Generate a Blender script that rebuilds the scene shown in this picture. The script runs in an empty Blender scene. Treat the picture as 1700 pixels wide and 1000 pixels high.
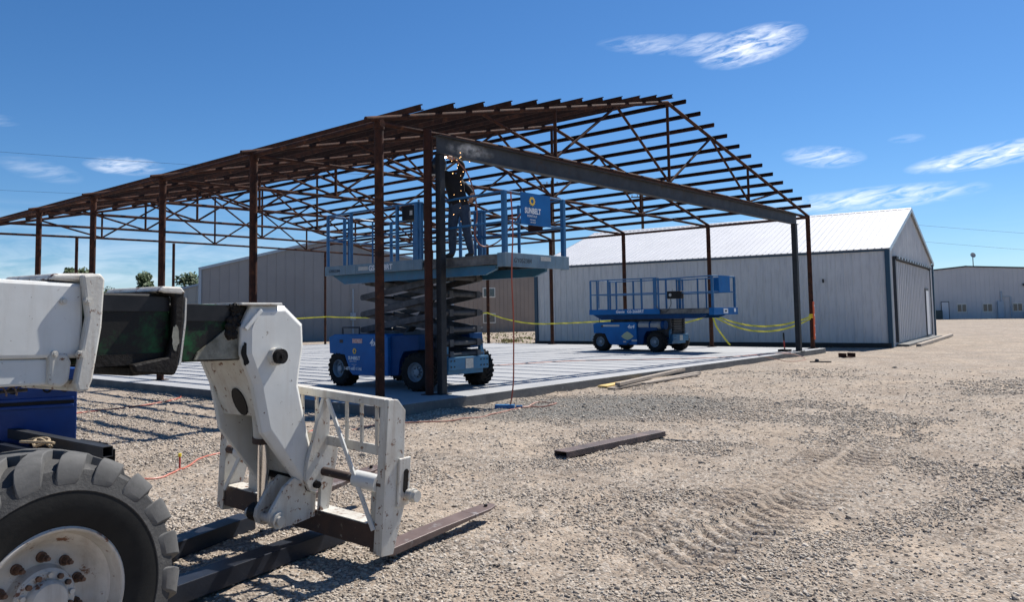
import bpy, math, random
import numpy as np
from mathutils import Vector, Matrix, noise as mnoise
R = math.radians
random.seed(7); rng = np.random.default_rng(7)
scene = bpy.context.scene
col = scene.collection

# ------------------------------------------------------------------ camera
CAM = Vector((-8.0302, -9.6111, 1.2816))
_f, _cy, _pi, _ya, _ro = 1318.243, 432.704, 0.0676, 0.709, -0.016
F_ = Vector((math.cos(_pi)*math.cos(_ya), math.cos(_pi)*math.sin(_ya), math.sin(_pi)))
R_ = Vector((math.sin(_ya), -math.cos(_ya), 0)); U_ = R_.cross(F_)
R2 = R_*math.cos(_ro) + U_*math.sin(_ro); U2 = -R_*math.sin(_ro) + U_*math.cos(_ro)
cd = bpy.data.cameras.new('camera'); cam = bpy.data.objects.new('camera', cd); col.objects.link(cam)
cam.matrix_world = Matrix(((R2.x, U2.x, -F_.x, CAM.x), (R2.y, U2.y, -F_.y, CAM.y), (R2.z, U2.z, -F_.z, CAM.z), (0, 0, 0, 1)))
cd.sensor_width = 36; cd.lens = _f/1700*36; cd.shift_y = -(500-_cy)/1700
cd.clip_start = 0.05; cd.clip_end = 5000
scene.camera = cam

# ------------------------------------------------------------------ light
SUN_EL, SUN_AZ = 51.0, -3.0          # azimuth counted from +X towards +Y
sd = bpy.data.lights.new('sun', 'SUN'); sd.energy = 5.0; sd.angle = R(0.53); sd.color = (1, 0.955, 0.89)
sun = bpy.data.objects.new('sun', sd); col.objects.link(sun)
sun.rotation_euler = (0, R(90-SUN_EL), R(SUN_AZ)); sun.location = (20, 0, 30)
scene.view_settings.view_transform = 'Standard'; scene.view_settings.look = 'None'
scene.view_settings.exposure = 0.6; scene.view_settings.gamma = 1

world = bpy.data.worlds.new('World'); scene.world = world; world.use_nodes = True
wn, wl = world.node_tree.nodes, world.node_tree.links
for n_ in list(wn): wn.remove(n_)
wout = wn.new('ShaderNodeOutputWorld'); wbg = wn.new('ShaderNodeBackground'); wbg.inputs[1].default_value = 0.062
sky = wn.new('ShaderNodeTexSky'); sky.sky_type = 'NISHITA'; sky.sun_disc = False
sky.sun_elevation = R(SUN_EL); sky.sun_rotation = R(90-SUN_AZ); sky.altitude = 900; sky.air_density = 1.0; sky.dust_density = 0.35; sky.ozone_density = 2.6
hsv = wn.new('ShaderNodeHueSaturation'); hsv.inputs['Saturation'].default_value = 1.12; hsv.inputs['Value'].default_value = 1.0
tint = wn.new('ShaderNodeMix'); tint.data_type = 'RGBA'; tint.blend_type = 'MULTIPLY'; tint.inputs[0].default_value = 1; tint.inputs[7].default_value = (.80, .99, 1.20, 1)
wl.new(sky.outputs[0], tint.inputs[6]); wl.new(tint.outputs[2], hsv.inputs['Color'])
tc = wn.new('ShaderNodeTexCoord'); sep = wn.new('ShaderNodeSeparateXYZ'); wl.new(tc.outputs['Generated'], sep.inputs[0])
def wm(op, a, b=None, clamp=False):
    m = wn.new('ShaderNodeMath'); m.operation = op; m.use_clamp = clamp
    for i, v in enumerate((a, b)):
        if v is None: continue
        if isinstance(v, (int, float)): m.inputs[i].default_value = v
        else: wl.new(v, m.inputs[i])
    return m.outputs[0]
az = wm('MULTIPLY', wm('ARCTAN2', sep.outputs[1], sep.outputs[0]), 180/math.pi)
el = wm('MULTIPLY', wm('ARCSINE', sep.outputs[2]), 180/math.pi)
def wnoise(sx, sy, det, rough, seed, rot=0.0):
    cx = wn.new('ShaderNodeCombineXYZ')
    a2 = wm('ADD', wm('MULTIPLY', az, math.cos(rot)), wm('MULTIPLY', el, math.sin(rot)))
    e2 = wm('SUBTRACT', wm('MULTIPLY', el, math.cos(rot)), wm('MULTIPLY', az, math.sin(rot)))
    wl.new(wm('MULTIPLY', a2, sx), cx.inputs[0]); wl.new(wm('MULTIPLY', e2, sy), cx.inputs[1]); cx.inputs[2].default_value = seed
    n = wn.new('ShaderNodeTexNoise'); n.inputs['Scale'].default_value = 1; n.inputs['Detail'].default_value = det; n.inputs['Roughness'].default_value = rough
    n.inputs['Distortion'].default_value = 0.6
    wl.new(cx.outputs[0], n.inputs['Vector']); return n.outputs[0]
fine = wnoise(0.55, 2.6, 9, 0.60, 3.1, R(-9)); wisp = wnoise(0.22, 0.9, 7, 0.6, 9.7, R(-4))
total = None
# (azimuth, elevation, half width, half height, tilt, strength): the clouds of the day
for (ca, ce, wa, we, tl, st) in [(23.4, 17.95, 4.0, 1.35, -8, 1.15), (29.3, 18.6, 5.0, .75, 4, .42), (26.5, 18.3, 2.5, .9, 0, .6), (66.8, 10.0, 2.5, .65, 0, .8), (71.5, 9.4, 2.5, .7, 10, .25),
        (8.6, 9.35, 5.6, .78, -5, 1.3), (18.9, 10.2, 2.8, .8, 6, .75), (13.8, 10.9, 1.2, .3, 0, .35), (16.0, 7.2, 7.0, .85, -2, 0.85), (74, 12.2, 1.5, .4, 0, .2)]:
    da = wm('SUBTRACT', az, ca); de = wm('SUBTRACT', el, ce); c, s = math.cos(R(tl)), math.sin(R(tl))
    u = wm('DIVIDE', wm('ADD', wm('MULTIPLY', da, c), wm('MULTIPLY', de, s)), wa)
    v = wm('DIVIDE', wm('SUBTRACT', wm('MULTIPLY', de, c), wm('MULTIPLY', da, s)), we)
    r2 = wm('ADD', wm('MULTIPLY', u, u), wm('MULTIPLY', v, v))
    m = wm('MULTIPLY', wm('SUBTRACT', 1.0, r2, True), st)
    total = m if total is None else wm('MAXIMUM', total, m)
nz = wm('MULTIPLY', wm('SUBTRACT', fine, 0.36, True), 3.0)
puff = wm('MULTIPLY', total, nz, True)
# low bank of thin cloud near the horizon, denser towards the left
low = wm('MULTIPLY', wm('SUBTRACT', 1.0, wm('DIVIDE', wm('ABSOLUTE', wm('SUBTRACT', el, 2.5)), 5.5), True),
         wm('MULTIPLY', wm('SUBTRACT', wisp, 0.40, True), 3.2, True))
lowside = wm('ADD', wm('MULTIPLY', wm('DIVIDE', wm('SUBTRACT', az, 25.0), 45.0, True), 0.40), 0.05)
low = wm('MULTIPLY', low, lowside)
cl = wm('MAXIMUM', puff, low, True)
mixc = wn.new('ShaderNodeMix'); mixc.data_type = 'RGBA'
wl.new(wm('MULTIPLY', cl, 0.9), mixc.inputs[0]); wl.new(hsv.outputs[0], mixc.inputs[6]); mixc.inputs[7].default_value = (13.5, 14.0, 15.0, 1)
wl.new(mixc.outputs[2], wbg.inputs[0]); wl.new(wbg.outputs[0], wout.inputs[0])

# ------------------------------------------------------------------ materials
def new_mat(name):
    m = bpy.data.materials.new(name); m.use_nodes = True
    return m, m.node_tree.nodes, m.node_tree.links, m.node_tree.nodes['Principled BSDF']
def noise_node(n, l, scale, det=5, rough=.6, stretch=None, coord='Object', dist=0):
    t = n.new('ShaderNodeTexCoord'); tx = n.new('ShaderNodeTexNoise')
    tx.inputs['Scale'].default_value = scale; tx.inputs['Detail'].default_value = det; tx.inputs['Roughness'].default_value = rough; tx.inputs['Distortion'].default_value = dist
    if stretch:
        mp = n.new('ShaderNodeMapping'); mp.inputs['Scale'].default_value = stretch
        l.new(t.outputs[coord], mp.inputs[0]); l.new(mp.outputs[0], tx.inputs['Vector'])
    else: l.new(t.outputs[coord], tx.inputs['Vector'])
    return tx.outputs[0]
def ramp(n, l, src, a, b):
    r = n.new('ShaderNodeMapRange'); r.inputs[1].default_value = a; r.inputs[2].default_value = b; l.new(src, r.inputs[0]); return r.outputs[0]
def mixrgb(n, l, fac, a, b):
    m = n.new('ShaderNodeMix'); m.data_type = 'RGBA'
    if isinstance(fac, (int, float)): m.inputs[0].default_value = fac
    else: l.new(fac, m.inputs[0])
    for i, v in ((6, a), (7, b)):
        if isinstance(v, tuple): m.inputs[i].default_value = (*v, 1)
        else: l.new(v, m.inputs[i])
    return m.outputs[2]
def pmat(name, c1, c2=None, rough=.6, metal=0.0, scale=6, spots=None, spot_scale=18, spot_th=(.62, .68), bump=0.0, bump_scale=60, stretch=None, rough2=None, spec=.5, streak=None):
    m, n, l, b = new_mat(name)
    out = (*c1, 1)
    base = None
    if c2: base = mixrgb(n, l, ramp(n, l, noise_node(n, l, scale, 6, .62, stretch), .35, .66), c1, c2)
    if streak:   # rain-washed vertical dirt
        sfac = ramp(n, l, noise_node(n, l, 5, 6, .7, (3, 3, .25)), .5, .75)
        mm = n.new('ShaderNodeMath'); mm.operation = 'MULTIPLY'; l.new(sfac, mm.inputs[0]); mm.inputs[1].default_value = .55
        base = mixrgb(n, l, mm.outputs[0], base if base else c1, streak)
    if spots:
        base = mixrgb(n, l, ramp(n, l, noise_node(n, l, spot_scale, 8, .7), *spot_th), base if base else c1, spots)
    if base: l.new(base, b.inputs['Base Color'])
    else: b.inputs['Base Color'].default_value = out
    b.inputs['Roughness'].default_value = rough; b.inputs['Metallic'].default_value = metal; b.inputs['Specular IOR Level'].default_value = spec
    if rough2: l.new(ramp(n, l, noise_node(n, l, scale*2, 5), .3, .7), n.new('ShaderNodeMapRange').inputs[0]); 
    if bump:
        bp = n.new('ShaderNodeBump'); bp.inputs['Strength'].default_value = bump; bp.inputs['Distance'].default_value = .01
        l.new(noise_node(n, l, bump_scale, 6, .6), bp.inputs['Height']); l.new(bp.outputs[0], b.inputs['Normal'])
    return m
MT = {}
MT['rust'] = pmat('rusty_steel', (.075, .029, .017), (.028, .015, .012), .85, spec=.2, scale=7, spots=(.17, .068, .030), spot_scale=5, spot_th=(.56, .74), bump=.3, bump_scale=70)
MT['rust_dark'] = pmat('dark_rusty_steel', (.040, .018, .012), (.020, .011, .009), .85, spec=.15, scale=5, spots=(.11, .045, .022), spot_scale=9, spot_th=(.6, .75), bump=.25)
MT['rust_red'] = pmat('red_brown_steel', (.060, .022, .015), (.035, .015, .011), .8, spec=.2, scale=5, bump=.2)
MT['mill'] = pmat('grey_mill_steel', (.062, .064, .068), (.034, .035, .038), .65, 0, spec=.3, scale=3.5, spots=(.055, .034, .024), spot_scale=4, spot_th=(.54, .66), bump=.12)
MT['mill_dark'] = pmat('dark_mill_steel', (.028, .030, .034), (.014, .016, .019), .6, .0, spec=.3, scale=4, spots=(.08, .065, .05), spot_scale=14, spot_th=(.62, .72), bump=.2)
MT['blackpaint'] = pmat('blue_black_steel', (.018, .022, .032), (.010, .012, .018), .45, 0, spec=.3, scale=5, spots=(.07, .065, .06), spot_scale=20, spot_th=(.66, .75), bump=.1)
MT['white'] = pmat('chipped_white_paint', (.64, .645, .62), (.56, .56, .53), .42, scale=2.5, spots=(.10, .055, .030), spot_scale=26, spot_th=(.645, .665), bump=.05, bump_scale=25, streak=(.50, .47, .42))
MT['white_rust'] = pmat('rust_stained_white_paint', (.60, .59, .54), (.48, .45, .39), .5, scale=4, spots=(.15, .065, .030), spot_scale=20, spot_th=(.58, .62), bump=.12, streak=(.27, .17, .10))
MT['rusty_beam'] = pmat('rusty_worn_beam', (.075, .042, .030), (.045, .030, .024), .8, scale=6, spots=(.36, .33, .26), spot_scale=16, spot_th=(.60, .72), bump=.35)
MT['green'] = pmat('greasy_green_paint', (.006, .085, .024), (.006, .030, .012), .5, spec=.25, scale=5, spots=(.007, .006, .005), spot_scale=4.4, spot_th=(.36, .50), bump=.1)
MT['grease'] = pmat('black_grease', (.006, .005, .0045), (.013, .010, .008), .6, spec=.2, scale=14, spots=(.10, .085, .065), spot_scale=7, spot_th=(.64, .76), bump=.6, bump_scale=30)
MT['grease_plain'] = pmat('black_wear_pad', (.008, .008, .010), (.018, .018, .02), .4, scale=6, spec=.25)
MT['dirtywhite'] = pmat('grease_smeared_paint', (.27, .26, .21), (.09, .085, .06), .5, scale=9, spots=(.02, .018, .014), spot_scale=5, spot_th=(.5, .66), bump=.2)
MT['chrome'] = pmat('chrome_rod', (.75, .75, .76), None, .16, 1.0)
MT['tyre'] = pmat('dusty_black_rubber', (.030, .030, .031), (.055, .054, .052), .82, scale=6, spots=(.14, .135, .125), spot_scale=10, spot_th=(.52, .80), bump=.3, bump_scale=90)
MT['sidewall'] = pmat('clean_black_rubber', (.010, .010, .010), (.018, .018, .017), .7, spec=.2, scale=8, bump=.12, bump_scale=40)
MT['tread'] = pmat('worn_grey_tread', (.062, .062, .061), (.105, .103, .10), .8, scale=5, spots=(.06, .06, .058), spot_scale=25, spot_th=(.5, .7), bump=.10, bump_scale=60)
MT['rim'] = pmat('rust_chipped_rim', (.52, .50, .46), (.36, .335, .295), .5, scale=5, spots=(.14, .06, .03), spot_scale=13, spot_th=(.58, .63), bump=.1, streak=(.24, .19, .15))
MT['nut'] = pmat('rusty_nut', (.17, .09, .055), (.07, .045, .035), .7, .3, scale=30)
MT['blue'] = pmat('blue_machine_paint', (.004, .125, .37), (.004, .10, .29), .5, spec=.2, scale=3, spots=(.10, .16, .24), spot_scale=22, spot_th=(.70, .76), bump=.04)
MT['blue_deep'] = pmat('deep_blue_paint', (.003, .050, .165), (.003, .035, .115), .55, spec=.15, scale=3)
MT['blue_rail'] = pmat('blue_rail_paint', (.006, .115, .29), (.010, .09, .21), .42, scale=8, spots=(.05, .12, .2), spot_scale=20, spot_th=(.68, .74))
MT['blue_pale'] = pmat('faded_blue_paint', (.16, .235, .29), (.10, .185, .25), .55, scale=6, spots=(.10, .075, .06), spot_scale=20, spot_th=(.66, .72), streak=(.07, .08, .09))
MT['blue_mid'] = pmat('weathered_blue_paint', (.02, .15, .29), (.03, .12, .22), .5, scale=6, spots=(.12, .18, .22), spot_scale=12, spot_th=(.62, .72))
MT['blue_box'] = pmat('blue_box_paint', (.012, .050, .20), (.010, .038, .15), .45, spec=.3, scale=3)
MT['grey_arm'] = pmat('grey_scissor_arm', (.11, .113, .12), (.045, .047, .052), .65, spec=.2, scale=5, spots=(.05, .05, .05), spot_scale=16, spot_th=(.64, .72), streak=(.07, .07, .07))
MT['dark_metal'] = pmat('dark_metal', (.022, .022, .024), (.013, .013, .015), .6, 0, scale=8)
MT['black'] = pmat('black_plastic', (.008, .008, .009), None, .6, spec=.25)
MT['deck'] = pmat('worn_alloy_deck', (.20, .19, .18), (.075, .073, .072), .5, .3, scale=5)
MT['rim_grey'] = pmat('grey_steel_rim', (.26, .32, .37), (.18, .22, .26), .5, scale=6)
MT['tyre_small'] = pmat('lift_tyre_rubber', (.014, .014, .014), (.026, .025, .024), .9, spec=.15, scale=12, bump=.3)
MT['decal'] = pmat('white_decal', (.72, .74, .76), None, .5)
MT['decal_dark'] = pmat('dark_decal', (.03, .035, .045), None, .5)
MT['decal_yellow'] = pmat('yellow_decal', (.80, .50, .03), None, .5)
MT['decal_red'] = pmat('faded_red_decal', (.50, .16, .12), (.62, .52, .48), .5, scale=40)
MT['decal_green'] = pmat('olive_badge_decal', (.42, .46, .22), (.30, .36, .30), .5, scale=60)
MT['decal_white_dirty'] = pmat('scuffed_white_decal', (.52, .52, .48), (.35, .34, .32), .6, scale=50)
MT['tank'] = pmat('grey_gas_tank', (.30, .31, .31), (.22, .225, .23), .45, scale=5, spots=(.12, .10, .09), spot_scale=20, spot_th=(.66, .72))
MT['wall_grey'] = pmat('light_grey_siding', (.64, .64, .635), (.58, .58, .58), .5, scale=1.2, streak=(.30, .30, .30))
MT['wall_door'] = pmat('grey_door_siding', (.52, .52, .525), (.48, .48, .485), .55, scale=1.0, streak=(.22, .22, .22))
MT['roof_white'] = pmat('white_metal_roof', (.56, .565, .58), (.51, .515, .53), .55, scale=.8)
MT['trim_teal'] = pmat('dark_teal_trim', (.012, .055, .10), None, .45)
MT['trim_grey'] = pmat('pale_blue_grey_trim', (.33, .40, .46), None, .45)
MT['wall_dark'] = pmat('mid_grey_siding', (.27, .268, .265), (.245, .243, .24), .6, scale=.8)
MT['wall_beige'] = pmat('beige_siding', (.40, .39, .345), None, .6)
MT['wall_brown'] = pmat('taupe_siding', (.27, .22, .18), (.235, .193, .16), .6, scale=.8)
MT['wall_far'] = pmat('pale_grey_siding', (.52, .52, .52), (.48, .48, .485), .6, scale=.4)
MT['window'] = pmat('window_glass', (.045, .055, .07), None, .08, spec=.8)
MT['frame'] = pmat('cream_window_frame', (.62, .60, .54), None, .5)
MT['door'] = pmat('pale_door', (.62, .62, .63), None, .5)
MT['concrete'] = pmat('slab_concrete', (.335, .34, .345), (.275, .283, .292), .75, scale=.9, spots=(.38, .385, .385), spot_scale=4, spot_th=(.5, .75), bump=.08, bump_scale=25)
MT['concrete_edge'] = pmat('dark_concrete_edge', (.15, .148, .14), (.095, .095, .092), .85, scale=3, spots=(.22, .22, .21), spot_scale=8, spot_th=(.6, .7), bump=.4, bump_scale=20)  # darker concrete tone for the slab sides and the door sill
MT['tape'] = pmat('yellow_caution_tape', (.80, .70, .05), None, .45, spots=(.02, .02, .02), spot_scale=28, spot_th=(.60, .63))
MT['orange'] = pmat('orange_cord', (.40, .085, .045), None, .5)
MT['orange_pale'] = pmat('faded_orange_cord', (.36, .17, .12), None, .55)
MT['level_orange'] = pmat('orange_level', (.75, .12, .03), None, .4)
MT['copper'] = pmat('rubber_weld_lead', (.30, .12, .085), None, .5)
MT['wood_yellow'] = pmat('yellow_new_timber', (.66, .47, .16), (.56, .38, .13), .7, scale=4, stretch=(1, 8, 8))
MT['wood_grey'] = pmat('weathered_timber', (.36, .30, .24), (.22, .185, .15), .8, scale=6, stretch=(1, 8, 8), bump=.3)
MT['wood_pole'] = pmat('utility_pole_timber', (.10, .075, .055), (.06, .045, .035), .85, scale=5, stretch=(6, 6, .5))
MT['denim'] = pmat('blue_denim', (.035, .060, .10), (.020, .035, .065), .85, scale=12, spots=(.16, .20, .25), spot_scale=8, spot_th=(.62, .75), bump=.3)
MT['jacket'] = pmat('black_work_jacket', (.006, .0055, .006), (.010, .009, .009), .85, scale=10, bump=.3)
MT['glove'] = pmat('tan_leather_glove', (.42, .24, .15), None, .7)
MT['helmet'] = pmat('black_welding_helmet', (.012, .012, .016), None, .3)
MT['boot'] = pmat('brown_boot', (.05, .035, .025), None, .7)
MT['strap'] = pmat('khaki_webbing', (.38, .29, .18), (.26, .20, .12), .8, scale=30)
MT['red'] = pmat('red_paint', (.45, .03, .02), None, .5)
MT['yellow'] = pmat('yellow_plastic', (.8, .6, .03), None, .5)
MT['cyanblue'] = pmat('blue_tool_plastic', (.01, .12, .30), None, .4)
MT['bark'] = pmat('bark', (.10, .075, .055), (.06, .045, .035), .9, scale=8)
MT['leaf'] = pmat('dark_foliage', (.030, .060, .016), (.060, .095, .028), .7, scale=1.5)
MT['leaf_dry'] = pmat('dusty_foliage', (.070, .080, .045), (.045, .052, .03), .8, scale=1.5)
MT['weed'] = pmat('weed_green', (.10, .14, .03), (.32, .27, .12), .8, scale=.6)
MT['wire'] = pmat('wire_black', (.03, .03, .035), None, .6)
MT['steel_bright'] = pmat('worn_brown_fork_steel', (.16, .115, .10), (.10, .065, .055), .5, .1, scale=5, spots=(.30, .28, .27), spot_scale=5, spot_th=(.58, .72))
MT['rust_tube'] = pmat('brown_mill_scale_tube', (.12, .085, .075), (.06, .047, .045), .55, spec=.4, scale=5, spots=(.17, .12, .10), spot_scale=3, spot_th=(.5, .7))
MT['dumpster'] = pmat('dark_bin', (.05, .065, .06), None, .6)
def emis(name, c, s):
    m, n, l, b = new_mat(name); b.inputs['Emission Color'].default_value = (*c, 1); b.inputs['Emission Strength'].default_value = s; b.inputs['Base Color'].default_value = (*c, 1); return m
MT['spark'] = emis('hot_spark', (1.0, .55, .22), 6)
MT['arc'] = emis('welding_arc', (1.0, .85, .72), 12)

# ground: sandy dirt with gravel, one colour map shared by ground, and stones by island
def ground_mat():
    m, n, l, b = new_mat('gravel_ground')
    g = noise_node(n, l, .55, 7, .66, (1, 1, .1), dist=.5)
    g2 = noise_node(n, l, 3.2, 7, .7, (1, 1, .1))
    big = n.new('ShaderNodeMath'); big.operation = 'ADD'; l.new(g, big.inputs[0]); l.new(g2, big.inputs[1])
    base = mixrgb(n, l, ramp(n, l, big.outputs[0], .84, 1.10), (.385, .31, .237), (.25, .20, .155))
    t = n.new('ShaderNodeTexCoord')
    vo = n.new('ShaderNodeTexVoronoi'); vo.inputs['Scale'].default_value = 52; l.new(t.outputs['Object'], vo.inputs['Vector'])
    vc = n.new('ShaderNodeSeparateColor'); l.new(vo.outputs['Color'], vc.inputs[0])
    vo2 = n.new('ShaderNodeTexVoronoi'); vo2.inputs['Scale'].default_value = 27; l.new(t.outputs['Object'], vo2.inputs['Vector'])
    vc2 = n.new('ShaderNodeSeparateColor'); l.new(vo2.outputs['Color'], vc2.inputs[0])
    peb = mixrgb(n, l, ramp(n, l, vc.outputs[0], 0, 1), (.11, .095, .08), (.50, .445, .38))
    dens = ramp(n, l, noise_node(n, l, 1.1, 6, .65, (1, 1, .1), dist=.4), .30, .60)
    th = n.new('ShaderNodeMath'); th.operation = 'MULTIPLY'; l.new(dens, th.inputs[0]); l.new(ramp(n, l, vc.outputs[1], .25, .5), th.inputs[1])
    th2 = n.new('ShaderNodeMath'); th2.operation = 'MULTIPLY'; l.new(th.outputs[0], th2.inputs[0]); th2.inputs[1].default_value = .9
    base = mixrgb(n, l, th2.outputs[0], base, peb)
    spk = n.new('ShaderNodeMath'); spk.operation = 'MULTIPLY'; l.new(ramp(n, l, vc2.outputs[0], .88, .93), spk.inputs[0]); spk.inputs[1].default_value = .55
    base = mixrgb(n, l, spk.outputs[0], base, (.07, .06, .052))
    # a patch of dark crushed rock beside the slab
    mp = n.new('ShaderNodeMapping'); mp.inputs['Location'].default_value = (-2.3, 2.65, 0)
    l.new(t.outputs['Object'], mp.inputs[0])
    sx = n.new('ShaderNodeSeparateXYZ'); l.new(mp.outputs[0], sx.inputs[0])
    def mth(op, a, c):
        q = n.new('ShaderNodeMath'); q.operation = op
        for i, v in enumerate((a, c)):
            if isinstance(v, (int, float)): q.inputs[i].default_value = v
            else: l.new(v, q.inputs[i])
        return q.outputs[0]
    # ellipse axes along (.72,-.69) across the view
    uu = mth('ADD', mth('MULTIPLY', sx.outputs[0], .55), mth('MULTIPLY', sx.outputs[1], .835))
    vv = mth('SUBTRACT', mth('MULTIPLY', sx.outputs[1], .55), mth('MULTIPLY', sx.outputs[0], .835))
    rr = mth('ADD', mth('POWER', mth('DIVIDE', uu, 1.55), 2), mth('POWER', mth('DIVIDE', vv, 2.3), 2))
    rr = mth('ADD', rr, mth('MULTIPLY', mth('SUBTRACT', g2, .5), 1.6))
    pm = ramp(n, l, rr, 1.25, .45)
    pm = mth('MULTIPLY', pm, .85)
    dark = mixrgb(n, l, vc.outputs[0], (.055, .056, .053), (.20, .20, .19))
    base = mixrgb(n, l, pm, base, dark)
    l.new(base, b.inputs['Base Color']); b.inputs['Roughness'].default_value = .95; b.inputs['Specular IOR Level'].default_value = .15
    bp = n.new('ShaderNodeBump'); bp.inputs['Strength'].default_value = .7; bp.inputs['Distance'].default_value = .012
    l.new(vo.outputs['Distance'], bp.inputs['Height']); bp.invert = True
    bp2 = n.new('ShaderNodeBump'); bp2.inputs['Strength'].default_value = .35; bp2.inputs['Distance'].default_value = .05
    l.new(g2, bp2.inputs['Height']); l.new(bp.outputs[0], bp2.inputs['Normal']); 
    bp3 = n.new('ShaderNodeBump'); bp3.inputs['Strength'].default_value = .45; bp3.inputs['Distance'].default_value = .015
    l.new(noise_node(n, l, 30, 6, .7), bp3.inputs['Height']); l.new(bp2.outputs[0], bp3.inputs['Normal'])
    l.new(bp3.outputs[0], b.inputs['Normal'])
    return m
MT['ground'] = ground_mat()
def stone_mat():
    m, n, l, b = new_mat('river_gravel')
    geo = n.new('ShaderNodeNewGeometry')
    cr = n.new('ShaderNodeValToRGB'); l.new(geo.outputs['Random Per Island'], cr.inputs[0])
    e = cr.color_ramp.elements; e[0].position = 0; e[0].color = (.075, .067, .06, 1); e[1].position = 1; e[1].color = (.60, .55, .48, 1)
    for p, c in ((.25, (.25, .215, .175, 1)), (.5, (.37, .315, .25, 1)), (.72, (.49, .43, .35, 1)), (.88, (.38, .36, .325, 1))):
        q = e.new(p); q.color = c
    nn = ramp(n, l, noise_node(n, l, 60, 4), .3, .75)
    l.new(mixrgb(n, l, nn, cr.outputs[0], (.42, .35, .275)), b.inputs['Base Color'])
    nn2 = n.new('ShaderNodeMath')
    b.inputs['Roughness'].default_value = .85; b.inputs['Specular IOR Level'].default_value = .25
    return m
MT['stone'] = stone_mat()

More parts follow.
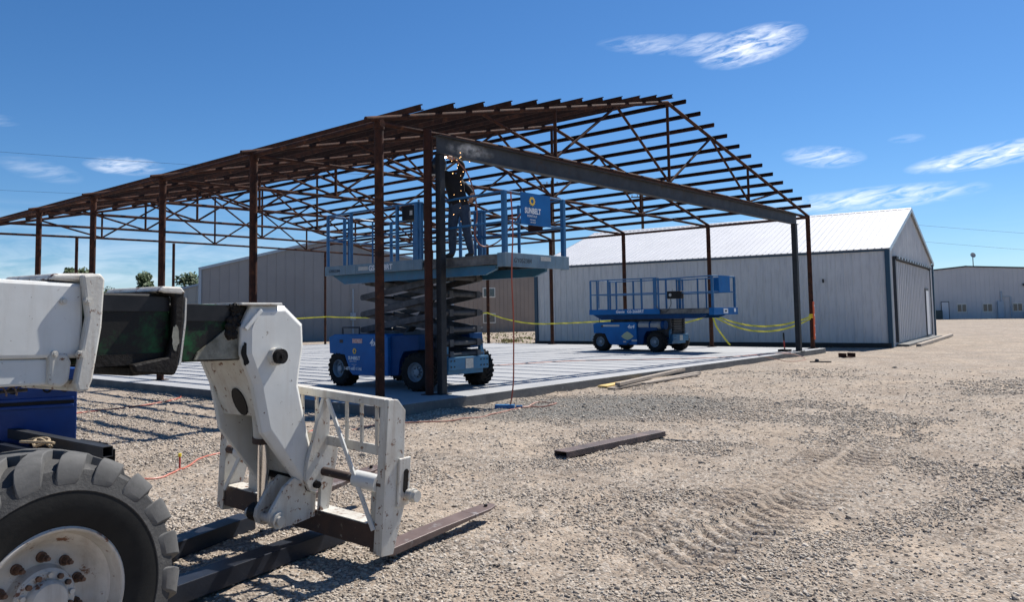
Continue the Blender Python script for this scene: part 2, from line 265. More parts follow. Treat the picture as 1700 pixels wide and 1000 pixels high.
# ------------------------------------------------------------------ mesh helpers
class MB:
    def __init__(s): s.v = []; s.f = []; s.mi = []; s.cur = 0
    def add(s, vs, fs):
        o = len(s.v); s.v += [tuple(v) for v in vs]; s.f += [tuple(i+o for i in f) for f in fs]; s.mi += [s.cur]*len(fs); return s
    def box(s, c, d, M=None):
        x, y, z = d[0]/2, d[1]/2, d[2]/2
        vs = [Vector((i*x, j*y, k*z)) for i in (-1, 1) for j in (-1, 1) for k in (-1, 1)]
        if M is not None: vs = [M @ v for v in vs]
        vs = [v+Vector(c) for v in vs]
        return s.add(vs, [(0, 1, 3, 2), (4, 6, 7, 5), (0, 4, 5, 1), (2, 3, 7, 6), (0, 2, 6, 4), (1, 5, 7, 3)])
    def span(s, a, b):
        return s.box([(p+q)/2 for p, q in zip(a, b)], [abs(q-p) for p, q in zip(a, b)])
    def bar(s, p0, p1, w, h, up=(0, 0, 1)):
        p0, p1 = Vector(p0), Vector(p1); d = (p1-p0); L = d.length; d.normalize()
        up = Vector(up); sd_ = d.cross(up)
        if sd_.length < 1e-4: sd_ = d.cross(Vector((1, 0, 0)))
        sd_.normalize(); u2 = sd_.cross(d)
        M = Matrix((d, sd_, u2)).transposed()
        return s.box((p0+p1)/2, (L, w, h), M)
    def cyl(s, p0, p1, r, n=12, r2=None, cap=True):
        p0, p1 = Vector(p0), Vector(p1); d = (p1-p0).normalized(); a = d.orthogonal().normalized(); b = d.cross(a)
        r2 = r if r2 is None else r2
        vs = [p0+(a*math.cos(t)+b*math.sin(t))*r for t in [2*math.pi*i/n for i in range(n)]] + [p1+(a*math.cos(t)+b*math.sin(t))*r2 for t in [2*math.pi*i/n for i in range(n)]]
        fs = [(i, (i+1) % n, n+(i+1) % n, n+i) for i in range(n)]
        if cap: fs += [tuple(range(n))[::-1], tuple(range(n, 2*n))]
        return s.add(vs, fs)
    def tube(s, pts, r, n=6):
        pts = [Vector(p) for p in pts]; vs = []; fs = []; a = None
        for i, p in enumerate(pts):
            d = (pts[min(i+1, len(pts)-1)]-pts[max(i-1, 0)]).normalized()
            a = d.orthogonal().normalized() if a is None else (a-d*a.dot(d)).normalized()
            b = d.cross(a)
            vs += [p+(a*math.cos(2*math.pi*k/n)+b*math.sin(2*math.pi*k/n))*r for k in range(n)]
        for i in range(len(pts)-1):
            for k in range(n): fs.append((i*n+k, i*n+(k+1) % n, (i+1)*n+(k+1) % n, (i+1)*n+k))
        fs += [tuple(range(n))[::-1], tuple((len(pts)-1)*n+k for k in range(n))]
        return s.add(vs, fs)
    def prism(s, poly, t0, t1, fn, poly2=None):
        """poly in 2D; fn(a, t, b) -> 3D point; t0..t1 thickness; poly2 = outline at t1"""
        n = len(poly); q = poly2 or poly
        vs = [fn(a, t0, b) for a, b in poly]+[fn(a, t1, b) for a, b in q]
        return s.add(vs, [tuple(range(n))[::-1], tuple(range(n, 2*n))]+[(i, (i+1) % n, n+(i+1) % n, n+i) for i in range(n)])
    def lathe(s, prof, fn, n=32, closed=False):
        """prof: (axial, radius); fn(axial, y, z) -> 3D"""
        k = len(prof); vs = []; fs = []
        for i in range(n):
            t = 2*math.pi*i/n
            vs += [fn(a, r*math.cos(t), r*math.sin(t)) for a, r in prof]
        for i in range(n):
            j = (i+1) % n
            for q in range(k-1 if not closed else k): fs.append((i*k+q, i*k+(q+1) % k, j*k+(q+1) % k, j*k+q))
        return s.add(vs, fs)
    def sphere(s, c, r, n=10, m=7, sc=(1, 1, 1)):
        c = Vector(c); vs = []; fs = []
        for i in range(m+1):
            ph = math.pi*i/m
            for j in range(n):
                th = 2*math.pi*j/n
                vs.append(c+Vector((r*sc[0]*math.sin(ph)*math.cos(th), r*sc[1]*math.sin(ph)*math.sin(th), r*sc[2]*math.cos(ph))))
        for i in range(m):
            for j in range(n): fs.append((i*n+j, (i+1)*n+j, (i+1)*n+(j+1) % n, i*n+(j+1) % n))
        return s.add(vs, fs)
    def build(s, name, mat, parent=None, smooth=False, bevel=0.0, label=None):
        off = OFF.get(parent.name, Vector((0, 0, 0))) if parent else Vector((0, 0, 0))
        me = bpy.data.meshes.new(name); me.from_pydata([tuple(Vector(v)-off) for v in s.v], [], s.f)
        mats = mat if isinstance(mat, (list, tuple)) else [mat]
        for m in mats: me.materials.append(MT[m] if isinstance(m, str) else m)
        if len(mats) > 1: me.polygons.foreach_set('material_index', s.mi)
        me.validate(); me.update()
        import bmesh
        b = bmesh.new(); b.from_mesh(me); bmesh.ops.remove_doubles(b, verts=b.verts, dist=1e-5); bmesh.ops.recalc_face_normals(b, faces=b.faces); b.to_mesh(me); b.free()
        o = bpy.data.objects.new(name, me); col.objects.link(o)
        if parent: o.parent = parent; OFF[o.name] = off
        if smooth:
            me.polygons.foreach_set('use_smooth', [True]*len(me.polygons))
            try: me.set_sharp_from_angle(angle=R(38))
            except Exception: pass
        if bevel:
            bm_ = o.modifiers.new('bevel', 'BEVEL'); bm_.width = bevel; bm_.segments = 2; bm_.limit_method = 'ANGLE'; bm_.angle_limit = R(35); bm_.harden_normals = False
        if label: o['label'] = label
        return o
OFF = {}
def tag(o, label=None, cat=None, group=None, kind=None):
    if label: o['label'] = label
    if cat: o['category'] = cat
    if group: o['group'] = group
    if kind: o['kind'] = kind
    return o
def root(name, loc, label, cat, group=None):
    o = bpy.data.objects.new(name, None); col.objects.link(o); o.location = loc; OFF[o.name] = Vector(loc); o.empty_display_size = .2
    return tag(o, label, cat, group)
def text(name, body, size, mat, parent, origin, right, up, align='LEFT', shear=0.0, depth=.0015, xs=1.0, bold=0.0):
    cu = bpy.data.curves.new(name, 'FONT'); cu.body = body; cu.size = size; cu.extrude = depth; cu.align_x = align; cu.shear = shear; cu.offset = bold; cu.space_character = 1.02; cu.resolution_u = 3
    t = bpy.data.objects.new('tmp', cu); col.objects.link(t)
    dg = bpy.context.evaluated_depsgraph_get(); me = bpy.data.meshes.new_from_object(t.evaluated_get(dg))
    bpy.data.objects.remove(t)
    right, up = Vector(right).normalized(), Vector(up).normalized(); nz_ = right.cross(up)
    off = OFF.get(parent.name, Vector((0, 0, 0))) if parent else Vector((0, 0, 0))
    for v in me.vertices:
        v.co = Vector(origin)-off+right*v.co.x*xs+up*v.co.y+nz_*(v.co.z+depth)
    me.materials.clear(); me.materials.append(MT[mat])
    o = bpy.data.objects.new(name, me); col.objects.link(o); o.parent = parent; OFF[o.name] = off
    return o
def sag(p0, p1, s, n=12):
    p0, p1 = Vector(p0), Vector(p1)
    return [p0.lerp(p1, i/n)-Vector((0, 0, 4*s*(i/n)*(1-i/n))) for i in range(n+1)]
def smooth_path(pts, n=6):
    pts = [Vector(p) for p in pts]; out = []
    for i in range(len(pts)-1):
        p0, p1, p2, p3 = pts[max(i-1, 0)], pts[i], pts[i+1], pts[min(i+2, len(pts)-1)]
        for k in range(n):
            t = k/n
            out.append(.5*((2*p1)+(p2-p0)*t+(2*p0-5*p1+4*p2-p3)*t*t+(3*p1-p0-3*p2+p3)*t**3))
    out.append(pts[-1]); return out

# ------------------------------------------------------------------ numpy noise for terrain
_perm = rng.random((256, 256))
def vnoise(x, y):
    xi = np.floor(x).astype(int); yi = np.floor(y).astype(int); fx = x-xi; fy = y-yi
    fx = fx*fx*(3-2*fx); fy = fy*fy*(3-2*fy)
    a = _perm[xi & 255, yi & 255]; b = _perm[(xi+1) & 255, yi & 255]; c = _perm[xi & 255, (yi+1) & 255]; d = _perm[(xi+1) & 255, (yi+1) & 255]
    return (a*(1-fx)+b*fx)*(1-fy)+(c*(1-fx)+d*fx)*fy
def fbm(x, y, o=4, g=.5):
    s = 0; a = 1; t = 0
    for k in range(o): s = s+a*vnoise(x*2**k+17.3*k, y*2**k+9.1*k); t += a; a *= g
    return s/t
def sstep(a, b, x):
    t = np.clip((x-a)/(b-a), 0, 1); return t*t*(3-2*t)
def base_h(x, y):
    dx = np.maximum(np.maximum(-.6-x, x-18.7), 0); dy = np.maximum(np.maximum(-.6-y, y-22.2), 0)
    d = np.hypot(dx, dy); near = sstep(16, 9, np.hypot(x+8, y+9.6))
    return -.15-.05*np.clip(d/5, 0, 1)*near-.09*sstep(6, 9, d)*near
# wheel tracks: (x0, y0, x1, y1, half width, ridge spacing, amplitude, chevron)
TR = [(-4.0, -6.62, 1.6, -6.50, .21, .155, .0195, .75), (-4.3, -7.12, 1.9, -6.98, .24, .165, .0215, -.75), (-2.5, -8.20, 2.0, -8.35, .22, .16, .017, .8), (-4.9, -6.05, -1.5, -5.75, .16, .17, .011, .6)]
def track_m(x, y):
    o = np.zeros_like(x)
    for (x0, y0, x1, y1, w, sp, am, ch) in TR:
        L = math.hypot(x1-x0, y1-y0); ux, uy = (x1-x0)/L, (y1-y0)/L
        a = (x-x0)*ux+(y-y0)*uy; b = -(x-x0)*uy+(y-y0)*ux+.16*np.sin(a*.62)
        o = np.maximum(o, sstep(0, .8, a)*sstep(L, L-1.0, a)*sstep(w*1.2, w*.8, np.abs(b)))
    return o
def track_h(x, y):
    h = np.zeros_like(x)
    for (x0, y0, x1, y1, w, sp, am, ch) in TR:
        L = math.hypot(x1-x0, y1-y0); ux, uy = (x1-x0)/L, (y1-y0)/L
        a = (x-x0)*ux+(y-y0)*uy; b = -(x-x0)*uy+(y-y0)*ux+.16*np.sin(a*.62)
        m = sstep(0, .8, a)*sstep(L, L-1.0, a)*sstep(w, w*.8, np.abs(b))*(.45+.55*sstep(.30, .60, fbm(x*1.5+4, y*1.5, 3)))
        wob = .05*(vnoise(x*1.7, y*1.7)-.5)
        r = np.sin((a+ch*np.abs(b)*.9+wob)*2*math.pi/sp)
        h = h+m*(am*(r+.25*np.sin(2*(a+ch*np.abs(b)*.9+wob)*2*math.pi/sp+1.2))-.012)+am*1.3*sstep(.075, 0, np.abs(np.abs(b)-w-.045))*sstep(0, .8, a)*sstep(L, L-1, a)
    return h
def ground_h(x, y):
    far = 1/(1+np.hypot(x+8, y+9.6)/60)
    h = base_h(x, y)
    h = h+.05*(fbm(x*.45+3, y*.45+8, 3)-.5)*sstep(0, 1.5, np.hypot(np.maximum(np.maximum(-.6-x, x-18.7), 0), np.maximum(np.maximum(-.6-y, y-22.2), 0)))
    h = h+.045*(fbm(x*2.6+40, y*2.6, 4)-.5)*(1-.6*track_m(x, y))+.030*(fbm(x*10, y*10+5, 3)-.5)*(1-.75*track_m(x, y))
    return h+track_h(x, y)+.006*(fbm(x*38, y*38, 2)-.5)
def gh(x, y): return float(ground_h(np.array([x], float), np.array([y], float))[0])

def axis(fine, lo, hi, g=1.13):
    a = list(np.concatenate([np.arange(p, q, s) for p, q, s in fine])); a.append(fine[-1][1])
    s = fine[-1][2]
    while a[-1] < hi: s *= g; a.append(a[-1]+s)
    s = fine[0][2]; b = []
    c = a[0]
    while c > lo: s *= g; c -= s; b.append(c)
    return np.array(b[::-1]+a)
gx = axis([(-7.6, 2.0, .022), (2.0, 8.0, .05)], -1500, 2500); gy = axis([(-9.4, -5.4, .018), (-5.4, -1.0, .032), (-1.0, 4.0, .06)], -1500, 2500)
X, Y = np.meshgrid(gx, gy, indexing='ij'); Z = ground_h(X, Y)
nx, ny = X.shape
me = bpy.data.meshes.new('ground'); me.vertices.add(nx*ny); me.vertices.foreach_set('co', np.stack([X, Y, Z], -1).astype(np.float32).ravel())
ii, jj = np.meshgrid(np.arange(nx-1), np.arange(ny-1), indexing='ij'); a_ = (ii*ny+jj).ravel()
quads = np.stack([a_, a_+ny, a_+ny+1, a_+1], -1).astype(np.int32)
me.loops.add(quads.size); me.loops.foreach_set('vertex_index', quads.ravel()); me.polygons.add(len(quads)); me.polygons.foreach_set('loop_start', np.arange(0, quads.size, 4, dtype=np.int32))
me.update(); me.validate(); me.polygons.foreach_set('use_smooth', [True]*len(me.polygons)); me.materials.append(MT['ground'])
ground = bpy.data.objects.new('ground', me); col.objects.link(ground); tag(ground, 'pale sandy gravel yard with tyre tracks', None, None, 'structure')

# loose stones lying on the yard
def stones():
    ico = []
    ph = (1+5**.5)/2
    base = np.array([(-1, ph, 0), (1, ph, 0), (-1, -ph, 0), (1, -ph, 0), (0, -1, ph), (0, 1, ph), (0, -1, -ph), (0, 1, -ph), (ph, 0, -1), (ph, 0, 1), (-ph, 0, -1), (-ph, 0, 1)])/math.hypot(1, ph)
    fc = np.array([(0, 11, 5), (0, 5, 1), (0, 1, 7), (0, 7, 10), (0, 10, 11), (1, 5, 9), (5, 11, 4), (11, 10, 2), (10, 7, 6), (7, 1, 8), (3, 9, 4), (3, 4, 2), (3, 2, 6), (3, 6, 8), (3, 8, 9), (4, 9, 5), (2, 4, 11), (6, 2, 10), (8, 6, 7), (9, 8, 1)])
    N = 1500000
    # a wedge of the yard near the viewpoint, thinning with distance
    r = 2.3+21*rng.random(N)**1.5; t = R(40.6)+R(40)*(2*rng.random(N)-1)
    x = -8.03+r*np.cos(t); y = -9.61+r*np.sin(t)
    keep = ~((x > -.62) & (y > -.8) & (x < 18.8) & (y < 22))
    m = fbm(x*.75+11, y*.75+3, 4, .6)+.25*(fbm(x*3.1, y*3.1+70, 3)-.5)
    p = sstep(.51, .63, m)*.60+.06
    p = np.where((((x-2.3)*.55+(y+2.65)*.835)/1.5)**2+(((y+2.65)*.55-(x-2.3)*.835)/2.2)**2 < 1, p*.5+.25, p)
    # pushed-up gravel windrow between the wheel tracks and the forks
    wr = np.exp(-(((x+4.3)*.218+(y+7.40)*.976)/.17)**2)*sstep(-6, -4.8, x)*sstep(.8, -1.2, x); p = np.maximum(p, wr*.9)
    p = np.where(x+y*0 < -2.2, np.maximum(p, .10+.4*sstep(-1, 3, y)+.35*sstep(.42, .58, fbm(x*1.3, y*1.3+30, 3))), p)
    for (x0, y0, x1, y1, w, sp, am, ch) in TR[:2]:
        L = math.hypot(x1-x0, y1-y0); ux, uy = (x1-x0)/L, (y1-y0)/L
        a = (x-x0)*ux+(y-y0)*uy; b = -(x-x0)*uy+(y-y0)*ux+.16*np.sin(a*.62)
        p = np.where((np.abs(b) < w*.97) & (a > .5) & (a < L-.7), p*.07, p)
    # wedge sampling is denser near; equalise to about constant area density, lighter far away
    p = p*np.clip(r/6.0, .35, 1.0)*sstep(23.5, 12, r)
    keep &= rng.random(N) < p*.55
    x, y, r = x[keep], y[keep], r[keep]; n = len(x)
    s = (.0042+.0095*rng.random(n)**2.4)*np.clip(.72+r/20, .85, 1.6); s[rng.random(n) < .010] *= 2.0
    z = ground_h(x, y)+s*.18
    sc = np.stack([s*(1+.5*rng.random(n)), s*(.75+.35*rng.random(n)), s*(.45+.3*rng.random(n))], -1)
    v = base[None]*(1+.55*(rng.random((n, 12, 1))-.5))*sc[:, None]
    th = rng.random(n)*2*math.pi; tl = (rng.random(n)-.5)*.9; c, q = np.cos(th)[:, None], np.sin(th)[:, None]; ct, st = np.cos(tl)[:, None], np.sin(tl)[:, None]
    vx, vy, vz = v[..., 0], v[..., 1], v[..., 2]; vx, vz = vx*ct-vz*st, vx*st+vz*ct
    V = np.stack([vx*c-vy*q+x[:, None], vx*q+vy*c+y[:, None], vz+z[:, None]], -1)
    me = bpy.data.meshes.new('gravel'); me.vertices.add(n*12); me.vertices.foreach_set('co', V.astype(np.float32).ravel())
    fs = (fc[None]+np.arange(n)[:, None, None]*12).astype(np.int32).reshape(-1, 3)
    me.loops.add(fs.size); me.loops.foreach_set('vertex_index', fs.ravel()); me.polygons.add(len(fs)); me.polygons.foreach_set('loop_start', np.arange(0, fs.size, 3, dtype=np.int32))
    me.update(); me.polygons.foreach_set('use_smooth', np.repeat(rng.random(n) < .55, 20)); me.materials.append(MT['stone'])
    o = bpy.data.objects.new('gravel', me); col.objects.link(o); tag(o, 'loose rounded gravel scattered over the sandy yard', 'gravel', None, 'stuff')
    print('stones', n)
stones()

# ------------------------------------------------------------------ slab
b = MB(); SL = [(-.62, -.85), (18.62, -.30), (18.62, 22.1), (-.62, 22.1)]
b.prism(SL, -.55, 0, lambda a, t, c: (a, c, t))
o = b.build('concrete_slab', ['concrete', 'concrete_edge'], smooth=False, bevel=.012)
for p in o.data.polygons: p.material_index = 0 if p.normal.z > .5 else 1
tag(o, 'pale concrete floor slab under the open steel frame', None, None, 'structure')

# ------------------------------------------------------------------ open steel frame building
W, BAY, HE, RT, ZT, CAMB = 18.29, 3.6053, 4.33, 6.44, 4.40, .09
bldg = root('steel_frame_building', (0, 0, 0), 'unroofed rusty steel building frame with open trusses standing on the concrete slab', 'building frame')
topz = lambda u: ZT+(RT-ZT)*min(u, 1-u)*2
botz = lambda u: HE+CAMB*4*u*(1-u)
NP = 7
for k in range(NP):
    y = k*BAY
    for x in (0, W):
        b = MB(); b.cyl((x, y, 0), (x, y, HE+.05), .073, 14); b.box((x, y, .006), (.26, .26, .012))
        if x == 0: b.cyl((x, y, HE-.10), (x, y, HE-.02), .088, 14); b.cyl((x, y-.09, HE-.02), (x, y+.09, HE-.02), .06, 12)
        p = b.build('post', 'rust', bldg, True)
    t = MB(); ov = .26
    t.tube([(-ov, y, topz(0)-ov*.223), (W/2, y, RT)], .047, 10); t.tube([(W/2, y, RT), (W+.05, y, topz(0)-.02)], .047, 10)
    tr = t.build('truss', 'rust', bldg, True)
    bc = MB(); bc.tube([(W*u, y, botz(u)) for u in np.linspace(0, 1, 13)], .042, 10); bc.build('bottom_chord', 'rust', tr, True)
    web = [(.132, .25), (.25, .25), (.375, .25), (.375, .5), (.5, .5), (.625, .5), (.625, .75), (.75, .75), (.868, .75)]
    for (ut, ub) in web:
        c = MB(); c.tube([(W*ut, y, topz(ut)-.02), (W*ub, y, botz(ub)+.02)], .032 if ut != ub else .038, 8); c.build('web_brace', 'rust', tr, True)
# roof purlins (C sections running the length), with a small overhang past the first truss
y0, y1 = -.34, (NP-1)*BAY+.34
for side in (0, 1):
    for k in range(12):
        u = .034+.0408*k
        x = W*u if side == 0 else W*(1-u)
        z = topz(u)+.05; sl = math.atan((RT-ZT)/(W/2))*(1 if side == 0 else -1); s_ = 1 if side == 0 else -1
        ca_, sa_ = math.cos(sl), math.sin(sl)
        def pt(a, yy, c, x=x, z=z, ca_=ca_, sa_=sa_): return (x+a*ca_-c*sa_, yy, z+a*sa_+c*ca_)
        h, wd, th = .100, .05, .006
        prof = [(-wd/2, 0), (wd/2, 0), (wd/2, .018), (wd/2-th, .018), (wd/2-th, th), (-wd/2+th, th), (-wd/2+th, h-th), (wd/2-th, h-th), (wd/2-th, h-.018), (wd/2, h-.018), (wd/2, h), (-wd/2, h)]
        if side == 1: prof = [(-a, c) for a, c in prof]
        c = MB(); c.prism(prof, y0, y1, pt); c.build('purlin', 'rust_dark' if k % 3 else 'rust', bldg)
for x in (0, W):
    c = MB(); c.tube([(x, -.05, HE), (x, (NP-1)*BAY, HE)], .045, 10); c.build('eave_strut', 'rust', bldg, True)
# rear gable posts
for x in (3.69, 7.37, 14.76):
    c = MB(); c.cyl((x, (NP-1)*BAY, 0), (x, (NP-1)*BAY, HE+.03), .055, 12); c.build('post', 'rust', bldg, True)
# wide door opening in the near gable
c = MB(); c.cyl((.93, -.12, 0), (.93, -.12, 4.36), .068, 12); c.box((.93, -.12, .006), (.2, .2, .012)); c.build('door_jamb_pipe', 'rust_red', bldg, True)
def ibeam_prof(h, w, tf=.014, tw=.010):
    return [(-w/2, 0), (w/2, 0), (w/2, tf), (tw/2, tf), (tw/2, h-tf), (w/2, h-tf), (w/2, h), (-w/2, h), (-w/2, h-tf), (-tw/2, h-tf), (-tw/2, tf), (-w/2, tf)]
c = MB(); c.prism(ibeam_prof(.315, .150), 1.01, 16.62, lambda a, t, bb: (t, -.25+a, 3.945+bb)); hd = c.build('door_header_beam', 'mill', bldg, label='heavy grey steel beam over the wide door opening')
c = MB(); c.prism([(-.085, 0), (.085, 0), (.085, .012), (-.085, .012)], .99, 16.6, lambda a, t, bb: (t, -.25+a, 4.263+bb)); c.build('top_flange_plate', 'rust', hd)
c = MB(); c.box((1.09, -.25, 1.9725), (.12, .115, 3.935)); c.box((1.09, -.25, .007), (.24, .22, .014)); c.build('door_post', 'mill_dark', bldg, bevel=.012)
c = MB(); c.box((16.42, -.25, 1.9725), (.155, .15, 3.935)); c.box((16.42, -.25, .007), (.3, .28, .014)); c.build('door_post', 'mill_dark', bldg, bevel=.012)

# ------------------------------------------------------------------ scissor lifts
def wheel(parent, c, steer, side, R0=.325, wd=.30):
    c = Vector(c); cs, sn = math.cos(steer), math.sin(steer)
    def fn(a, y, z): # a axial outward (side), y,z radial
        return (c.x+(a*cs-y*sn)*side, c.y+(a*sn+y*cs), c.z+z)
    h = wd/2
    t = MB(); t.lathe([(-h*.9, .16), (-h, .21), (-h, .27), (-h*.8, R0-.018), (0, R0-.010), (h*.8, R0-.018), (h, .27), (h, .21), (h*.9, .16), (0, .15)], fn, 40, True)
    for i in range(20):
        for sg in (-1, 1):
            a0 = 2*math.pi*(i+(.5 if sg > 0 else 0))/20
            ring = []
            for (ax, rr, da) in ((h*1.0, R0-.045, 0), (h*.86, R0+.004, .03), (h*.45, R0+.012, .13), (-h*.06, R0+.012, .30)):
                for dw in (-.052, .052):
                    for rb in (R0-.05, rr):
                        an = a0+da+dw; ring.append(fn(ax*sg, rb*math.cos(an), rb*math.sin(an)))
            fs = []
            for k in range(3):
                q = k*4; fs += [(q+1, q+3, q+7, q+5), (q, q+4, q+6, q+2), (q, q+1, q+5, q+4), (q+2, q+6, q+7, q+3)]
            fs += [(0, 2, 3, 1), (12, 13, 15, 14)]
            t.add(ring, fs)
    ty = t.build('wheel', 'tyre_small', parent, True)
    r = MB(); r.lathe([(h*.92, .165), (h*.98, .158), (h*.80, .150), (h*.45, .145), (h*.30, .10), (h*.42, .09), (h*.45, .06), (h*.75, .055), (h*.8, .001)], fn, 28)
    rim = r.build('rim', 'rim_grey', ty, True)
    nb = MB()
    for i in range(8):
        an = 2*math.pi*i/8; p = Vector(fn(h*.36, .078*math.cos(an), .078*math.sin(an))); q = Vector(fn(h*.56, .078*math.cos(an), .078*math.sin(an))); nb.cyl(p, q, .011, 6)
    nb.build('wheel_nuts', 'dark_metal', rim)
def sunlogo(parent, o, right, up, s):
    o, right, up = Vector(o), Vector(right), Vector(up); n = right.cross(up)
    m = MB()
    k = 24; vs = []; fs = []
    for i in range(k):
        t = 2*math.pi*i/k; ro = s if i % 2 == 0 else s*.72
        for rr in (s*.42, ro):
            vs.append(o+(right*math.cos(t)+up*math.sin(t))*rr+n*.003)
    for i in range(k): j = (i+1) % k; fs.append((2*i, 2*i+1, 2*j+1, 2*j))
    m.add(vs, fs); m.build('sun_emblem', 'decal_yellow', parent)
def make_lift(loc, levels, dk, label, fasc, sub, steer, which, big_panel_sides=True):
    L = root('scissor_lift', loc, label, 'scissor lift', 'blue rough terrain scissor lifts')
    ox, oy, oz = loc
    P = lambda x, y, z: (ox+x, oy+y, oz+z)
    sp = lambda m, a, c_: m.span(P(*a), P(*c_))
    # chassis
    m = MB(); sp(m, (-.42, -1.25, .24), (.42, 1.25, .46)); sp(m, (-.5, 1.0, .28), (.5, 1.1, .38)); sp(m, (-.5, -1.10, .27), (.5, -.96, .40))
    ch = m.build('chassis', 'blue_deep', L, bevel=.01)
    for (x, y, st) in ((-.715, 1.05, 0), (.715, 1.05, 0), (-.715, -1.03, steer), (.715, -1.03, steer)):
        wheel(L, P(x, y, .325), st, 1 if x > 0 else -1)
    # side modules
    poly = [(1.31, .60), (1.33, .90), (1.17, .955), (-.30, .965), (-.36, .92), (-.36, .23), (.62, .22), (.70, .28), (.86, .585)]
    for sd_ in (-1, 1):
        m = MB(); m.prism(poly, sd_*.86, sd_*.45, lambda a, t, c_: P(t, a, c_)); mod = m.build('side_cover', 'blue', L, bevel=.012)
        m = MB(); m.prism([(-.37, .25), (-.37, .94), (-1.08, .955), (-1.10, .70), (-.70, .66), (-.60, .50), (-.56, .25)], sd_*.80, sd_*.45, lambda a, t, c_: P(t, a, c_)); m.build('tray', 'blue_deep', L, bevel=.01)
        m = MB(); sp(m, (sd_*.862, .9, .80), (sd_*.865, 1.0, .86)); sp(m, (sd_*.8615, -.1, .24), (sd_*.866, .0, .28)); m.build('latch', 'dark_metal', mod)
        m = MB(); sp(m, (sd_*.874, -.15, .30), (sd_*.860, -.05, .34)); m.build('vent_plate', 'blue_deep', mod)
    m = MB(); m.tube([P(-.6, 1.25, .95), P(-.6, 1.25, 1.08), P(-.6, .75, 1.08), P(-.6, .75, .95)], .018, 6); m.build('guard_hoop', 'grey_arm', L, True)
    # front axle beam and bumper
    m = MB(); sp(m, (-.50, -1.50, .34), (.50, -1.42, .56)); sp(m, (-.44, -1.42, .26), (.44, -1.1, .40)); bp_ = m.build('front_bumper', 'blue_mid', L, bevel=.01)
    m = MB(); sp(m, (-.09, -1.506, .36), (.10, -1.502, .53)); m.build('warning_label', 'decal_white_dirty', bp_)
    m = MB()
    for x in (-.44, -.36, .3, .38, .46): m.cyl(P(x, -1.501, .5), P(x, -1.51, .5), .014, 8); m.cyl(P(x, -1.501, .40), P(x, -1.51, .40), .014, 8)
    m.build('bolts', 'dark_metal', bp_)
    for sd_ in (-1, 1):
        m = MB(); m.prism([(sd_*.50, .34), (sd_*.50, .60), (sd_*.46, .74), (sd_*.40, .74), (sd_*.40, .34)], -1.40, -1.34, lambda a, t, c_: P(a, t, c_)); m.build('steering_bracket', 'blue_mid', L)
    # scissor stack
    yf, yr = -1.36, .86; nlev = len(levels)
    ah = .112 if (levels[-1]-levels[0]) > .8 else .085
    for i in range(nlev-1):
        z0, z1 = levels[i], levels[i+1]
        for sd_ in (-1, 1):
            a = MB(); a.bar(P(sd_*.42, yr, z0), P(sd_*.42, yf, z1), .05, ah, (0, 0, 1)); a.cyl(P(sd_*.45, (yf+yr)/2, (z0+z1)/2), P(sd_*.36, (yf+yr)/2, (z0+z1)/2), .035, 12); a.cyl(P(sd_*.45, yr, z0), P(sd_*.39, yr, z0), ah*.5, 12)
            a.build('scissor_arm', 'grey_arm', L, bevel=.005)
            a = MB(); a.bar(P(sd_*.345, yr, z1), P(sd_*.345, yf, z0), .05, ah, (0, 0, 1)); a.build('scissor_arm', 'grey_arm', L, bevel=.005)
    for i, z in enumerate(levels):
        a = MB(); a.cyl(P(-.47, yf, z), P(.47, yf, z), .045, 12)
        for x in (-.34, .34): a.box(P(x, yf, z), (.09, .13, .12))
        a.build('cross_tube', 'grey_arm', L, True)
        a = MB(); a.cyl(P(-.44, yr, z), P(.44, yr, z), .030, 10); a.build('cross_tube', 'dark_metal', L, True)
    zc = (levels[0]+levels[-1])/2
    a = MB(); a.cyl(P(0, .5, levels[0]+.12), P(0, -.8, levels[-1]-.16), .06, 12); a.build('lift_cylinder', 'dark_metal', L, True)
    # platform
    a = MB(); a.prism([(1.48, dk-.165), (1.12, dk-.34), (-2.50, dk-.32), (-2.74, dk-.24), (-2.74, dk-.175)], -.66, -.60, lambda p, t, c_: P(t, p, c_)); a.build('platform_beam', sub, L)
    a = MB(); a.prism([(1.48, dk-.165), (1.12, dk-.34), (-2.50, dk-.32), (-2.74, dk-.24), (-2.74, dk-.175)], .66, .60, lambda p, t, c_: P(t, p, c_)); a.build('platform_beam', sub, L)
    a = MB(); sp(a, (-.60, -1.2, dk-.22), (.60, 1.42, dk-.17)); sp(a, (-.6, 1.20, dk-.3), (.6, 1.25, dk-.2)); a.build('platform_underframe', 'dark_metal', L)
    a = MB(); sp(a, (-.80, -1.2, dk-.05), (.80, 1.45, dk-.02)); pf = a.build('platform', 'deck', L)
    for sd_ in (-1, 1):
        a = MB(); sp(a, (sd_*.80, -1.22, dk-.175), (sd_*.835, 1.49, dk)); sp(a, (sd_*.836, .55, dk-.17), (sd_*.842, .57, dk-.01)); a.build('toe_board', fasc, pf, bevel=.004)
    a = MB(); sp(a, (-.80, 1.455, dk-.175), (.80, 1.49, dk)); a.build('toe_board', fasc, pf, bevel=.004)
    a = MB(); sp(a, (-.74, -3.03, dk-.04), (.74, -1.21, dk-.008)); ex = a.build('deck_extension', 'deck', L)
    for sd_ in (-1, 1):
        a = MB(); sp(a, (sd_*.72, -2.9, dk-.15), (sd_*.775, -1.215, dk-.045)); sp(a, (sd_*.70, -2.9, dk-.165), (sd_*.79, -1.215, dk-.151)); sp(a, (sd_*.70, -2.9, dk-.044), (sd_*.79, -1.215, dk-.03)); a.build('slide_rail', 'deck', ex)
    a = MB(); sp(a, (-.825, -3.085, dk-.22), (.825, -3.05, dk)); sp(a, (-.825, -3.049, dk-.22), (-.80, -2.92, dk)); sp(a, (.80, -3.049, dk-.22), (.825, -2.92, dk)); ef = a.build('end_toe_board', fasc if which == 2 else 'blue_pale', ex, bevel=.004)
